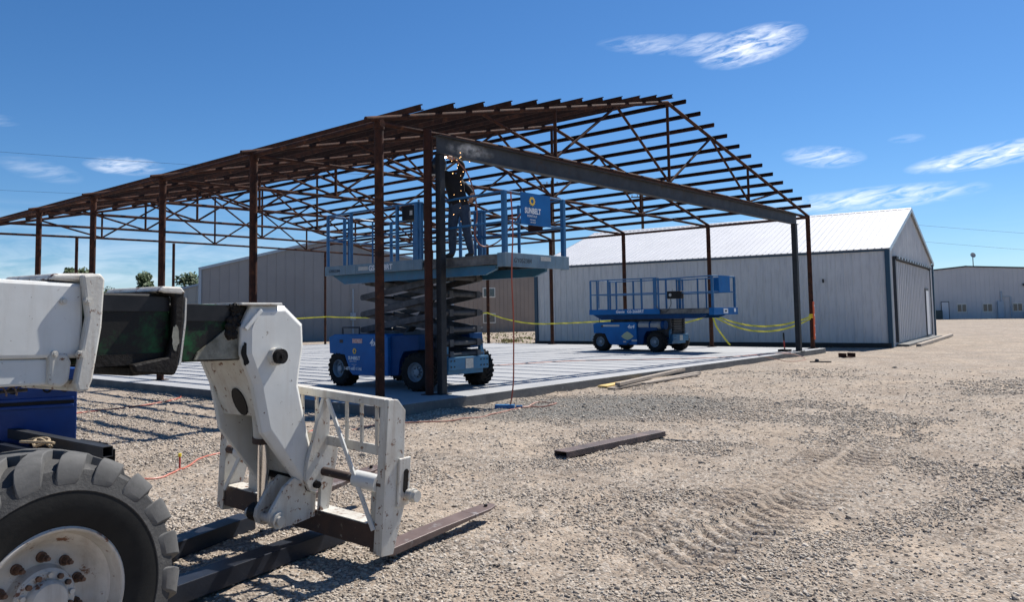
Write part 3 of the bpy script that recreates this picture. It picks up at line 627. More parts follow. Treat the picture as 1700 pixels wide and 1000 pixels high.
    # guard rails
    tz, mz = dk+.98, dk+.50
    def rail(name, pts, w_=.036): q = MB(); q.tube([P(*p) for p in pts], w_/2, 8); return q.build(name, 'blue_rail', L, True)
    def upright(x, y, wx=.04, wy=.06, z0=dk-.06, z1=None):
        q = MB(); sp(q, (x-wx/2, y-wy/2, z0), (x+wx/2, y+wy/2, z1 or tz)); return q.build('rail_post', 'blue_rail', L, bevel=.006)
    for sd_ in (-1, 1):
        x = sd_*.79
        rail('top_rail', [(x, 1.44, tz), (x, -1.12, tz)]); rail('mid_rail', [(x, 1.44, mz), (x, -1.12, mz)])
        for y in (1.45, .74, -.55): upright(x, y)
        upright(x, -1.06, .05, .09); upright(x, -1.17, .05, .05)
        xi = sd_*.745
        rail('top_rail', [(xi, -.95, tz-.045), (xi, -3.03, tz-.01)]); rail('mid_rail', [(xi, -.95, mz-.03), (xi, -3.03, mz-.01)])
        upright(sd_*.76, -3.02, .07, .07); upright(xi, -.98, .035, .05)
        if sd_ > 0: upright(xi, -1.75, .035, .05); upright(xi, -2.05, .035, .05)
    rail('top_rail', [(-.74, -3.03, tz-.01), (.74, -3.03, tz-.01)]); rail('mid_rail', [(-.74, -3.03, mz-.01), (.74, -3.03, mz-.01)])
    # rear entry gate
    g = MB(); g.tube([P(-.30, 1.45, dk+.05), P(-.30, 1.45, tz), P(.30, 1.45, tz), P(.30, 1.45, dk+.05)], .018, 8); g.tube([P(-.30, 1.45, mz), P(.30, 1.45, mz)], .018, 8); g.build('entry_gate', 'blue_rail', L, True)
    rail('top_rail', [(-.79, 1.45, tz), (-.40, 1.45, tz)]); rail('top_rail', [(.79, 1.45, tz), (.40, 1.45, tz)]); rail('mid_rail', [(-.79, 1.45, mz), (-.40, 1.45, mz)]); rail('mid_rail', [(.79, 1.45, mz), (.40, 1.45, mz)])
    for x in (-.40, .40): upright(x, 1.45, .05, .05)
    # sheet panels on the rails
    a = MB(); sp(a, (-.40, -3.066, mz-.03), (.36, -3.054, tz+.01)); pn = a.build('rail_panel', 'blue', L)
    a = MB(); sp(a, (.70, -2.62, mz-.02), (.712, -2.30, tz-.01)); a.build('manual_box', 'rust_red' if which == 1 else 'blue', L)
    # control box with lever and cable
    if which == 1:
        a = MB(); sp(a, (-.70, -1.0, dk+.72), (-.46, -.56, dk+.97)); cb = a.build('control_box', 'black', L, bevel=.02)
        a = MB(); a.cyl(P(-.60, -.9, dk+.97), P(-.60, -.9, dk+1.07), .02, 8); sp(a, (-.703, -.85, dk+.80), (-.706, -.78, dk+.88)); a.build('lever', 'decal_white_dirty', cb)
    else:
        a = MB(); sp(a, (-.84, -1.98, dk+.30), (-.62, -1.50, dk+.54)); cb = a.build('control_box', 'black', L, bevel=.02)
        a = MB(); a.cyl(P(-.75, -1.66, dk+.54), P(-.75, -1.66, dk+.62), .02, 8); a.sphere(P(-.846, -1.62, dk+.42), .05, 8, 6, (.2, 1, 1)); a.build('lever', 'decal_white_dirty', cb)
        a = MB(); a.tube(smooth_path([P(-.80, -1.6, dk+.30), P(-.82, -1.62, dk+.1), P(-.86, -1.45, dk-.12), P(-.86, -1.25, dk-.05), P(-.84, -1.1, dk+.1)], 5), .009, 5); a.build('control_cable', 'black', L, True)
        a = MB(); a.cyl(P(-.70, -.42, .86), P(-.70, -1.20, .86), .125, 18); a.sphere(P(-.70, -.42, .86), .125, 14, 8, (1, .4, 1)); a.sphere(P(-.70, -1.20, .86), .125, 14, 8, (1, .4, 1)); tk = a.build('gas_tank', 'tank', L, True)
        a = MB(); a.cyl(P(-.70, -.86, .86), P(-.70, -.80, .86), .130, 18); a.build('tank_strap', 'blue_deep', tk, True); a = MB(); a.cyl(P(-.70, -1.24, .86), P(-.70, -1.36, .86), .14, 14); a.build('tank_collar', 'blue_deep', tk)
    # lettering
    Rr, Up = (0, -1, 0), (0, 0, 1)
    xs = -.8635
    def T(body, y, z, s, mat='decal', x=xs, **k): return text('lettering', body, s, mat, L, P(x, y, z), Rr, Up, **k)
    T('4x4', .13 if which == 1 else -.03, .76, .17, shear=.25, bold=.004)
    a = MB(); sp(a, (xs, .62, .80) if which == 1 else (xs, .92, .82), (xs+.004, .34, .88) if which == 1 else (xs+.004, .28, .88)); a.v = [(x-.004, y, z) for x, y, z in a.v]; a.build('warning_label', 'decal_red' if which == 1 else 'decal_white_dirty', L)
    if which == 1:
        sunlogo(L, P(xs-.001, .56, .655), Rr, Up, .060)
        T('SUNBELT', .74, .50, .085, bold=.003, xs=.95); T('RENTALS', .70, .455, .038, xs=1.25); T('FOR SALE OR', .64, .405, .022); T('RENT', .59, .375, .022)
        T('1-877-687-1146', .86, .31, .078, bold=.002, xs=.98)
        T('GS-3268RT', .18, dk-.135, .135, x=-.838, bold=.003); T('GY052384', 1.36, dk-.12, .075, 'decal_dark', x=-.838)
        a = MB(); sp(a, (-.842, .47, dk-.12), (-.838, .20, dk-.05)); a.build('worn_label', 'decal_white_dirty', L)
        R2_, = ((1, 0, 0),)
        text('lettering', 'GY052384', .10, 'decal_dark', L, P(-.62, -3.0865, dk-.15), R2_, Up)
        a = MB(); sp(a, (.05, -3.090, dk-.10), (.32, -3.0865, dk-.03)); a.build('worn_label', 'decal_white_dirty', L)
        sunlogo(L, P(-.12, -3.067, dk+.86), R2_, Up, .085)
        text('lettering', 'SUNBELT', .125, 'decal', L, P(-.31, -3.0675, dk+.66), R2_, Up, bold=.004, xs=.78); text('lettering', 'RENTALS', .052, 'decal', L, P(-.25, -3.0675, dk+.60), R2_, Up, xs=1.15)
        text('lettering', 'FOR SALE', .032, 'decal', L, P(-.18, -3.0675, dk+.545), R2_, Up); text('lettering', 'OR RENT', .032, 'decal', L, P(-.17, -3.0675, dk+.505), R2_, Up)
    else:
        T('Genie', .42, dk-.125, .135, x=-.838, shear=.2, bold=.003); T('GS-2668RT', -.02, dk-.125, .135, x=-.838, bold=.003, xs=.97)
        a = MB(); a.prism([(.12, .50), (.0, .60), (-.12, .66), (-.24, .60), (-.36, .50), (-.24, .42), (-.12, .38), (.0, .42)], xs-.003, xs, lambda p, t, c_: P(t, p+.1, c_)); a.build('badge', 'decal_green', L)
        a = MB(); sp(a, (xs-.003, -.18, .34), (xs, -.38, .40)); sp(a, (xs-.003, .14, .30), (xs, .03, .35)); a.build('small_label', 'decal_white_dirty', L)
        a = MB(); sp(a, (-.18, -3.090, dk-.18), (.12, -3.0865, dk-.03)); sp(a, (.55, -3.09, dk-.14), (.68, -3.0865, dk-.03)); el_ = a.build('plate', 'decal', L)
        a = MB(); sp(a, (-.10, -3.094, dk-.13), (.04, -3.0905, dk-.08)); a.build('symbol', 'decal_dark', el_)
    return L
lift1 = make_lift((1.99, 1.50, 0), [.42, .60, .80, 1.03, 1.32, 1.64, 1.93], 2.24, 'raised blue scissor lift with extended platform carrying the welder behind the near steel posts', 'blue_pale', 'blue_mid', R(-10), 1)
lift2 = make_lift((14.97, 4.50, 0), [.50, .58, .66, .74, .82, .90, .98, 1.06], 1.385, 'lowered blue scissor lift parked further back on the slab by the long grey hangar wall', 'blue', 'blue_deep', R(4), 2)

# ------------------------------------------------------------------ telehandler
O_ = Vector((-4.93, -5.88, -.10))
um = Vector((math.cos(R(8)), math.sin(R(8)), 0)); nm = Vector((-math.sin(R(8)), math.cos(R(8)), 0))
nn_ = (Vector((-5.12, -4.46, 0))-O_).normalized(); u0 = Vector((math.cos(R(8.6)), math.sin(R(8.6)), 0)); uu_ = (u0-nn_*u0.dot(nn_)).normalized(); ww_ = uu_.cross(nn_)
Mf = lambda u, l, z: O_+um*u+nm*l+Vector((0, 0, z))
Cf = lambda u, l, w: O_+uu_*u+nn_*l+ww_*w
TH = root('telehandler', tuple(Mf(-1.95, .73, -.15)), 'white telehandler with greasy green telescoping boom and rust chipped pallet fork carriage', 'telehandler')
def mspan(m, a, c_, fn=Mf):
    (u0_, l0, z0), (u1, l1, z1) = a, c_
    vs = [fn(u, l, z) for u in (u0_, u1) for l in (l0, l1) for z in (z0, z1)]
    return m.add(vs, [(0, 1, 3, 2), (4, 6, 7, 5), (0, 4, 5, 1), (2, 3, 7, 6), (0, 2, 6, 4), (1, 5, 7, 3)])
def slopebox(m, ua, ub, la, lb, zb, zt, s=-.035):
    vs = [Mf(u, l, z+s*(u-ua)) for u in (ua, ub) for l in (la, lb) for z in (zb, zt)]
    return m.add(vs, [(0, 1, 3, 2), (4, 6, 7, 5), (0, 4, 5, 1), (2, 3, 7, 6), (0, 2, 6, 4), (1, 5, 7, 3)])
# outer boom
m = MB(); slopebox(m, -5.2, -1.50, .50, .96, 1.336, 1.69); bo = m.build('outer_boom', 'white', TH, bevel=.018)
m = MB(); slopebox(m, -5.2, -1.60, .515, .945, 1.215, 1.335); m.build('boom_underbox', 'white', bo, bevel=.012)
m = MB(); m.prism([(-1.66, 1.09), (-1.60, 1.075), (-1.565, 1.10), (-1.555, 1.19), (-1.575, 1.235), (-1.66, 1.235)], .49, .97, lambda a, t, c_: Mf(a, t, c_)); m.build('underbox_end_cap', 'white_rust', bo, bevel=.015)
m = MB()
cp = [(-1.53, 1.60), (-1.44, 1.61), (-1.418, 1.585), (-1.43, 1.35), (-1.47, 1.10), (-1.49, 1.05), (-1.54, 1.05), (-1.552, 1.09), (-1.50, 1.40)]
m.prism(cp, .462, .505, lambda a, t, c_: Mf(a, t, c_)); m.prism(cp, .955, .998, lambda a, t, c_: Mf(a, t, c_))
m.prism([(-1.66, 1.575), (-1.64, 1.605), (-1.44, 1.612), (-1.42, 1.59), (-1.43, 1.565)], .506, .954, lambda a, t, c_: Mf(a, t, c_))
m.prism([(-1.54, 1.052), (-1.49, 1.052), (-1.475, 1.10), (-1.53, 1.10)], .506, .954, lambda a, t, c_: Mf(a, t, c_))
m.build('boom_collar', 'white_rust', bo, bevel=.012)
for (u, z) in ((-1.60, 1.475), (-1.505, 1.475), (-1.635, 1.232), (-1.535, 1.228)):
    m = MB(); l_ = .5 if u < -1.55 else .462; m.cyl(Mf(u, l_-.012, z), Mf(u, l_+.01, z), .016, 12); m.cyl(Mf(u, l_-.02, z), Mf(u, l_-.012, z), .009, 8); m.build('bolt', 'white_rust', bo, True)
m = MB(); m.tube([Mf(-1.95+.0055*i*1.0, .60+.02*math.cos(i*.8), 1.07+.02*math.sin(i*.8)) for i in range(42)], .004, 5); m.build('spring', 'steel_bright', bo, True)
m = MB(); m.cyl(Mf(-5.0, .60, 1.07), Mf(-1.7, .60, 1.07), .008, 6); m.build('spring_rod', 'dark_metal', bo)
# middle boom
m = MB(); slopebox(m, -1.75, -1.02, .535, .925, 1.175, 1.525, -.012); mb_ = m.build('middle_boom', 'green', TH, bevel=.012)
m = MB(); slopebox(m, -1.46, -1.03, .527, .933, 1.43, 1.505, -.012); m.build('grease_strip', 'grease_plain', mb_)
m = MB(); slopebox(m, -1.46, -1.03, .527, .933, 1.158, 1.215, -.012); m.build('grease_strip', 'grease', mb_)
m = MB(); m.prism([(-1.125, 1.525), (-1.10, 1.552), (-.99, 1.550), (-.968, 1.52), (-.972, 1.38), (-1.0, 1.13), (-1.02, 1.09), (-1.24, 1.115), (-1.26, 1.16), (-1.06, 1.19), (-1.03, 1.30), (-1.03, 1.50)], .485, .526, lambda a, t, c_: Mf(a, t, c_))
m.prism([(-1.125, 1.525), (-1.10, 1.552), (-.99, 1.550), (-.968, 1.52), (-.972, 1.38), (-1.0, 1.13), (-1.02, 1.09), (-1.24, 1.115), (-1.26, 1.16), (-1.06, 1.19), (-1.03, 1.30), (-1.03, 1.50)], .934, .975, lambda a, t, c_: Mf(a, t, c_))
mspan(m, (-1.24, .527, 1.10), (-1.02, .933, 1.150)); m.build('boom_collar', 'grease', mb_, bevel=.012)
m = MB(); m.prism([(-1.125, 1.530), (-1.10, 1.556), (-.99, 1.554), (-.964, 1.522), (-.99, 1.515), (-1.09, 1.520)], .480, .98, lambda a, t, c_: Mf(a, t, c_)); m.build('collar_top', 'white_rust', mb_, bevel=.01)
m = MB(); m.prism([(-.962, 1.50), (-.966, 1.38), (-.990, 1.18), (-1.0, 1.14), (-.985, 1.14), (-.957, 1.36), (-.953, 1.49)], .488, .972, lambda a, t, c_: Mf(a, t, c_)); m.build('collar_edge', 'white_rust', mb_)
def blobp(cx, cz, rx, rz, sd_, n=22):
    rg = random.Random(sd_); return [(cx+rx*math.cos(6.2832*i/n)*rg.uniform(.72, 1.12), cz+rz*math.sin(6.2832*i/n)*rg.uniform(.72, 1.12)) for i in range(n)]
m = MB(); m.prism(blobp(-1.02, 1.29, .022, .07, 3), .4835, .4848, lambda a, t, c_: Mf(a, t, c_)); m.build('bare_patch', 'dirtywhite', mb_)
# inner boom
m = MB(); slopebox(m, -1.3, -.50, .56, .90, 1.160, 1.478, -.025); ib = m.build('inner_boom', 'green', TH, bevel=.012)
m = MB(); slopebox(m, -.99, -.56, .552, .908, 1.375, 1.465, -.02); m.build('grease_strip', 'grease_plain', ib)
m = MB(); m.prism([(-.86, 1.16), (-.84, 1.20), (-.66, 1.32), (-.56, 1.34), (-.56, 1.15)], .548, .559, lambda a, t, c_: Mf(a, t, c_)); m.build('gusset_plate', 'dirtywhite', ib)
m = MB()
for i in range(60):
    t = random.random(); u = -.60+random.uniform(-.04, .03)-(.0 if t > .4 else .02); z = 1.27+t*.19; m.sphere(Mf(u, .548-random.random()*.012, z), random.uniform(.008, .022), 6, 5, (1, .5, 1))
m.build('grease_clumps', 'grease', ib)
# gooseneck head: chamfered plate box
gp = [(-.572, 1.330), (-.50, 1.458), (-.254, 1.458), (-.109, 1.342), (-.103, 1.20), (-.130, 1.06), (-.142, .965), (-.043, .585), (.033, .349), (.012, .305), (-.042, .289), (-.116, .340), (-.418, .709), (-.486, .994), (-.572, 1.172)]
gi = [(-.515, 1.318), (-.470, 1.420), (-.268, 1.425), (-.145, 1.328), (-.138, 1.20), (-.165, 1.06), (-.178, .965), (-.078, .580), (-.004, .358), (-.015, .338), (-.045, .335), (-.100, .368), (-.372, .720), (-.438, 1.0), (-.515, 1.180)]
up_ = [p for p in gp if p[1] > .7]; 
m = MB(); m.prism(gp, .53, .56, lambda a, t, c_: Mf(a, t, c_)); m.prism(gi, .500, .5295, lambda a, t, c_: Mf(a, t, c_), gp); gn = m.build('gooseneck', 'white', TH, bevel=.006)
m = MB(); m.prism(gp, .90, .93, lambda a, t, c_: Mf(a, t, c_)); m.prism(gp, .9305, .96, lambda a, t, c_: Mf(a, t, c_), gi); m.build('gooseneck_plate', 'white', gn, bevel=.006)
m = MB(); core = [(-.568, 1.330), (-.497, 1.452), (-.256, 1.452), (-.113, 1.340), (-.108, 1.20), (-.135, 1.06), (-.147, .965), (-.105, .80), (-.40, .80), (-.482, .994), (-.566, 1.172)]
m.prism(core, .5605, .8995, lambda a, t, c_: Mf(a, t, c_)); cr_ = m.build('gooseneck_core', 'white_rust', gn)
m = MB(); m.prism([(-.105, .80), (-.05, .585), (.015, .349), (-.03, .33), (-.09, .585), (-.145, .80)], .5605, .8995, lambda a, t, c_: Mf(a, t, c_)); m.build('gooseneck_front_plate', 'white_rust', gn)
m = MB(); mspan(m, (-.60, .49, 1.458), (-.30, .97, 1.472)); m.build('top_plate', 'white_rust', gn, bevel=.004)
m = MB(); m.bar(Mf(-.565, .497, 1.318), Mf(-.452, .497, 1.43), .016, .022); m.build('weld_ridge', 'white', gn, bevel=.004)
m = MB(); m.prism(blobp(-.545, 1.185, .035, .07, 5), .514, .5155, lambda a, t, c_: Mf(a, t, c_)); m.build('grease_smear', 'grease', gn)
# solid black oval on the rear face, its colour standing in for a recess's shade
m = MB(); q = []
for i in range(16):
    t = 2*math.pi*i/16; q.append((.70+.055*math.cos(t), .885+.085*math.sin(t)))
m.prism(q, -.445, -.40, lambda a, t, c_: Mf(t-(c_-.885)*.42, a, c_)); m.build('painted_opening', 'black', gn)
m = MB(); m.cyl(Mf(-.354, .502, 1.154), Mf(-.354, .462, 1.154), .052, 24); m.build('pin_boss', 'white_rust', gn, True)
m = MB(); m.cyl(Mf(-.354, .462, 1.154), Mf(-.354, .428, 1.154), .044, 24); m.cyl(Mf(-.354, .428, 1.154), Mf(-.354, .416, 1.154), .015, 8); m.build('hinge_pin', 'grease', gn, True)
# tilt cylinder
m = MB(); m.cyl(Cf(-.285, .72, .60), Cf(-.36, .72, 1.05), .058, 20); cy_ = m.build('tilt_cylinder', 'white_rust', TH, True)
m = MB(); m.cyl(Cf(-.262, .72, .17), Cf(-.285, .72, .60), .034, 20); m.build('cylinder_rod', 'chrome', cy_, True)
m = MB(); m.cyl(Cf(-.283, .72, .575), Cf(-.286, .72, .61), .066, 20); m.build('cylinder_gland', 'rusty_beam', cy_, True)
# fork carriage
m = MB(); mspan(m, (.0, .0, .0), (.13, 1.43, .135), Cf); cg = m.build('fork_carriage', 'rusty_beam', TH, bevel=.008, label='rusty lower beam of the fork carriage')
m = MB(); mspan(m, (.006, .02, .1355), (.128, 1.41, .141), Cf); m.build('beam_top_plate', 'white_rust', cg)
ep = [(-.006, -.03), (.10, -.04), (.195, .27), (.160, .53), (.152, .815), (.08, .885), (-.006, .892)]
for l0, l1 in ((-.028, .0), (1.43, 1.458)):
    m = MB(); m.prism(ep, l0, l1, lambda a, t, c_: Cf(a, t, c_)); pl = m.build('end_plate', 'white_rust', cg, bevel=.004)
    m = MB(); mspan(m, (-.010, l0-.004, -.02), (-.001, l1+.03, .885), Cf); m.build('plate_flange', 'white_rust', pl)
m = MB(); mspan(m, (.10, -.045, .24), (.205, -.029, .53), Cf); sp_ = m.build('slot_plate', 'white_rust', cg, bevel=.006)
m = MB(); q = [(.162+.022*math.cos(t), (.34 if math.sin(t) < 0 else .44)+.022*math.sin(t)) for t in [2*math.pi*i/16+.01 for i in range(16)]]; m.prism(q, -.047, -.0455, lambda a, t, c_: Cf(a, t, c_)); m.build('slot', 'grease', sp_)
m = MB(); m.cyl(Cf(.185, -.05, .305), Cf(.185, -.125, .305), .034, 18); m.cyl(Cf(.185, -.085, .305), Cf(.185, -.10, .305), .042, 18); m.build('shaft_end_nut', 'white_rust', sp_, True)
m = MB(); mspan(m, (-.012, .0, .842), (.062, 1.43, .892), Cf); m.build('top_rail', 'white_rust', cg, bevel=.006)
m = MB(); mspan(m, (.03, .0, .545), (.045, 1.43, .605), Cf); m.build('mid_rail', 'white_rust', cg, bevel=.003)
for l in (.085, .21, .335, .60, .73, .86, 1.08, 1.21, 1.33):
    m = MB(); m.bar(Cf(.037, l, .606), Cf(.02, l, .842), .022, .012, tuple(uu_)); m.build('guard_bar', 'white_rust', cg)
for (l0, l1) in ((.46, .03), (.98, 1.40)):
    m = MB(); m.bar(Cf(-.022, l0, .845), Cf(-.022, l1, .12), .026, .012, tuple(uu_)); m.build('diagonal_brace', 'white', cg)
ap = [(.045, .842), (-.012, .842), (-.12, .46), (-.130, .346), (-.09, .280), (-.045, .262), (.0, .30), (.0, .137), (.075, .137), (.127, .45), (.133, .528), (.05, .60)]
for l0 in (.50, .93):
    m = MB(); m.prism(ap, l0, l0+.028, lambda a, t, c_: Cf(a, t, c_)); m.build('upright_plate', 'white_rust', cg, bevel=.003)
bpz = [(-.19, .37), (-.05, .315), (.0, .28), (.0, .10), (-.15, .085), (-.30, .088), (-.345, .11), (-.363, .150), (-.355, .196), (-.26, .327)]
for l0 in (.54, .66):
    m = MB(); m.prism(bpz, l0, l0+.025, lambda a, t, c_: Cf(a, t, c_)); m.build('tilt_bracket', 'white_rust', cg, bevel=.003)
m = MB(); m.cyl(Cf(-.305, .50, .142), Cf(-.305, .80, .142), .030, 18); m.cyl(Cf(-.305, .515, .142), Cf(-.305, .539, .142), .048, 18); m.build('link_pin', 'white_rust', cg, True)
m = MB(); m.cyl(Cf(-.29, .69, .150), Cf(-.29, .77, .150), .055, 18); m.build('link_boss', 'grease', cg, True)
m = MB(); m.cyl(Cf(-.05, .47, .315), Cf(-.05, .99, .315), .022, 14); m.cyl(Cf(-.05, .535, .315), Cf(-.05, .60, .315), .052, 18); m.build('hinge_pin', 'grease', cg, True)
m = MB(); m.cyl(Cf(.015, .0, .385), Cf(.015, 1.43, .385), .027, 16); m.build('fork_shaft', 'rusty_beam', cg, True)
for s0, s1 in ((.035, .22), (1.14, 1.32)):
    m = MB(); m.cyl(Cf(.015, s0, .385), Cf(.015, s1, .385), .052, 20); m.build('shaft_sleeve', 'white', cg, True)
def fork(l0, l1, tipz, name_l=None):
    m = MB(); prof = [(.055, .43), (.055, -.045), (.14, -.065), (.70, -.05+tipz*.5), (1.27, -.03+tipz), (1.27, -.018+tipz), (.60, -.012+tipz*.45), (.105, -.018), (.098, .43)]
    f_ = lambda a, t, c_: Cf(a, t, c_)
    m.prism([p for p in prof[:4]]+[(.98, -.037+tipz*.78), (.98, -.014+tipz*.76)]+prof[6:], l0, l1, f_)
    mid = (l0+l1)/2; w2 = (l1-l0)/2
    vs = []
    for (u, k) in ((.98, 1), (1.17, .95), (1.255, .62), (1.285, .22)):
        zt = tipz*(u/1.27)
        for s_ in (-1, 1):
            vs += [Cf(u, mid+s_*w2*k, -.037+zt*.97+.012*(u-.98)), Cf(u, mid+s_*w2*k, -.0145+zt-.012*(u-.98))]
    fs = []
    for k in range(3):
        q = k*4; fs += [(q+1, q+5, q+7, q+3), (q, q+2, q+6, q+4), (q, q+4, q+5, q+1), (q+2, q+3, q+7, q+6)]
    fs += [(12, 14, 15, 13), (0, 1, 3, 2)]
    m.add(vs, fs)
    o = m.build('fork', 'steel_bright', cg, bevel=.004)
    h = MB(); h.cyl(Cf(1.19, mid, -.004+tipz), Cf(1.19, mid, -.010+tipz-.02), .013, 14); h.build('tip_hole', 'black', o)
    h = MB(); mspan(h, (.05, l0, .10), (.054, l1, .42), Cf); h.build('shank_face', 'white_rust', o)
fork(.0, .125, .02); fork(1.12, 1.245, .12)
# running gear
def tele_wheel(lat0, lat1, cu, out):
    c0 = (-1.935, .335)
    cu_, cz = cu; hw = abs(lat1-lat0)/2; mid = (lat0+lat1)/2
    fn = lambda a, y, z: Mf(cu_-.012+y*.965, mid+a*out, cz-.012+z*.965)
    t = MB()
    t.cur = 0; t.lathe([(hw*.80, .272), (hw*.93, .280), (hw*1.03, .335), (hw*1.05, .385), (hw*1.035, .415)], fn, 72)
    t.cur = 1; t.lathe([(hw*1.035, .415), (hw*1.05, .418), (hw*1.0, .452), (hw*.93, .495), (hw*.78, .512), (0, .520), (-hw*.78, .512), (-hw*1.0, .45)], fn, 72)
    t.cur = 0; t.lathe([(-hw*1.0, .45), (-hw*1.04, .38), (-hw*.85, .272), (hw*.80, .272)], fn, 72)
    ty = t.build('wheel', ['sidewall', 'tyre'], TH, True)
    N = 20
    lg = MB()
    for i in range(N):
        for sg in (-1, 1):
            a0 = 2*math.pi*(i+(.5 if sg < 0 else 0))/N+.06; vs = []
            rows = ((1.0, .440, .432, .0, .076), (.995, .465, .44, .012, .094), (.955, .503, .455, .03, .100), (.885, .533, .47, .055, .098), (.78, .550, .48, .085, .090), (.45, .556, .49, .17, .074), (.15, .557, .50, .26, .066), (-.12, .556, .50, .36, .062))
            for (ax, rt, rb, da, dw) in rows:
                for s_ in (-1, 1):
                    an = -(a0+da)+s_*dw
                    vs += [fn(ax*hw*sg*.99, rb*math.cos(an*1.0-s_*.012), rb*math.sin(an-s_*.012)) if False else fn(ax*hw*sg*.97, rb*math.cos(an+s_*.022), rb*math.sin(an+s_*.022)), fn(ax*hw*sg*1.02, rt*math.cos(an), rt*math.sin(an))]
            fs = []
            for k in range(len(rows)-1):
                q = k*4; fs += [(q+1, q+5, q+7, q+3), (q, q+4, q+5, q+1), (q+2, q+3, q+7, q+6)]
            q = (len(rows)-1)*4; fs += [(0, 1, 3, 2), (q, q+2, q+3, q+1)]
            lg.add(vs, fs)
    lg.build('tread_lugs', 'tread', ty, True, bevel=.006)
    r = MB(); r.lathe([(hw*.78, .275), (hw*.93, .282), (hw*.97, .274), (hw*.95, .266), (hw*.84, .258), (hw*.66, .250), (hw*.62, .236), (hw*.40, .214), (hw*.30, .195), (hw*.27, .18), (hw*.30, .128), (hw*.36, .122), (hw*.55, .118), (hw*.60, .108), (hw*.60, .08), (hw*.72, .076), (hw*.78, .066), (hw*.80, .001)], fn, 64)
    rm = r.build('rim', 'rim', ty, True)
    for i in range(10):
        an = 2*math.pi*i/10+.25; y_, z_ = .153*math.cos(an), .153*math.sin(an); n_ = MB()
        n_.cyl(fn(hw*.26, y_, z_), fn(hw*.33, y_, z_), .020, 14); n_.cyl(fn(hw*.33, y_, z_), fn(hw*.50, y_, z_), .0135, 6); n_.cyl(fn(hw*.50, y_, z_), fn(hw*.60, y_, z_), .008, 8); n_.build('wheel_nut', 'nut', rm, True)
    for i in range(14):
        an = 2*math.pi*i/14+.1; y_, z_ = .095*math.cos(an), .095*math.sin(an); n_ = MB(); n_.cyl(fn(hw*.58, y_, z_), fn(hw*.68, y_, z_), .0105, 6); n_.build('hub_bolt', 'nut' if i % 3 else 'rim', rm, True)
    n_ = MB(); n_.prism([(-.02, .205), (.03, .225), (.055, .262), (-.03, .262)], hw*.33, hw*.36, lambda a, t, c_: fn(t, a-.02, c_)); n_.build('valve_guard', 'rim', rm)
tele_wheel(-.25, .11, (-1.985, .335+.03), -1)
tele_wheel(1.36, 1.72, (-1.985, .365), 1)
tele_wheel(-.25, .11, (-4.6, .365), -1)
tele_wheel(1.36, 1.72, (-4.6, .365), 1)
m = MB(); m.cyl(Mf(-1.985, .0, .365), Mf(-1.985, 1.5, .365), .08, 16); m.cyl(Mf(-4.6, .0, .365), Mf(-4.6, 1.5, .365), .08, 16); m.build('axle', 'dark_metal', TH, True)
m = MB(); mspan(m, (-5.3, .42, .22), (-1.60, 1.04, .52)); m.build('main_frame', 'white', TH, bevel=.03)
m = MB(); mspan(m, (-5.2, .40, .52), (-4.6, 1.06, 1.35)); m.build('boom_pivot_tower', 'white', TH, bevel=.02)
m = MB(); mspan(m, (-4.4, 1.10, .45), (-3.1, 1.80, .95)); cab = m.build('cab', 'white', TH, bevel=.03)
m = MB()
for (u, l) in ((-4.35, 1.14), (-4.35, 1.76), (-3.15, 1.14), (-3.15, 1.76)): m.bar(Mf(u, l, .95), Mf(u, l, 2.05), .05, .05)
mspan(m, (-4.42, 1.08, 2.05), (-3.08, 1.82, 2.10)); m.build('cab_frame', 'black', cab)

# ------------------------------------------------------------------ things on the ground
def gpt(x, y, dz=0): return Vector((x, y, gh(x, y)+dz))
def beam_on_ground(name, a, c_, w_, h_, mat, label, cat, group=None, lift=0.0, hollow=True, z_abs=None):
    a = Vector((a[0], a[1], 0)); c_ = Vector((c_[0], c_[1], 0)); d = (c_-a).normalized(); n_ = Vector((-d.y, d.x, 0)); L = (c_-a).length
    za = max(gh(*(a+d*L*k)[:2]) for k in np.linspace(0, 1, 9))+.004+lift if z_abs is None else z_abs
    mid = (a+c_)/2; mid.z = za; m = MB()
    f_ = lambda y, t, z: mid+d*t+n_*y+Vector((0, 0, z))
    o_ = [(-w_/2, 0), (w_/2, 0), (w_/2, h_), (-w_/2, h_)]; t_ = .009
    i_ = [(-w_/2+t_, t_), (w_/2-t_, t_), (w_/2-t_, h_-t_), (-w_/2+t_, h_-t_)]
    V = [f_(y, s_, z) for s_ in (-L/2, L/2) for (y, z) in o_]+[f_(y, s_, z) for s_ in (-L/2, L/2) for (y, z) in i_]
    fs = []
    for k in range(4):
        j = (k+1) % 4; fs += [(k, j, 4+j, 4+k), (8+k, 12+k, 12+j, 8+j), (k, 8+k, 8+j, j), (4+k, 4+j, 12+j, 12+k)]
    if not hollow: fs = [f for f in fs if max(f) < 8]+[(0, 1, 2, 3), (4, 7, 6, 5)]; V = V[:8]
    m.add(V, fs); o = m.build(name, mat, None, bevel=.003)
    for v in o.data.vertices: v.co -= mid
    o.location = mid
    return tag(o, label, cat, group)
beam_on_ground('steel_tube', (-7.2, -5.70), (-4.70, -5.21), .15, .10, 'blackpaint', 'long black square tube lying below the fork carriage, nearest the viewer', 'steel tube', 'black tubes under the telehandler')
beam_on_ground('steel_tube', (-7.0, -5.15), (-4.93, -4.45), .15, .10, 'blackpaint', 'black square tube partly hidden behind the big tyre, further from the viewer', 'steel tube', 'black tubes under the telehandler')
beam_on_ground('steel_tube', (-1.50, -4.62), (.30, -4.72), .17, .062, 'rust_tube', 'short brown rectangular steel tube lying alone on open gravel right of the forks', 'steel tube')
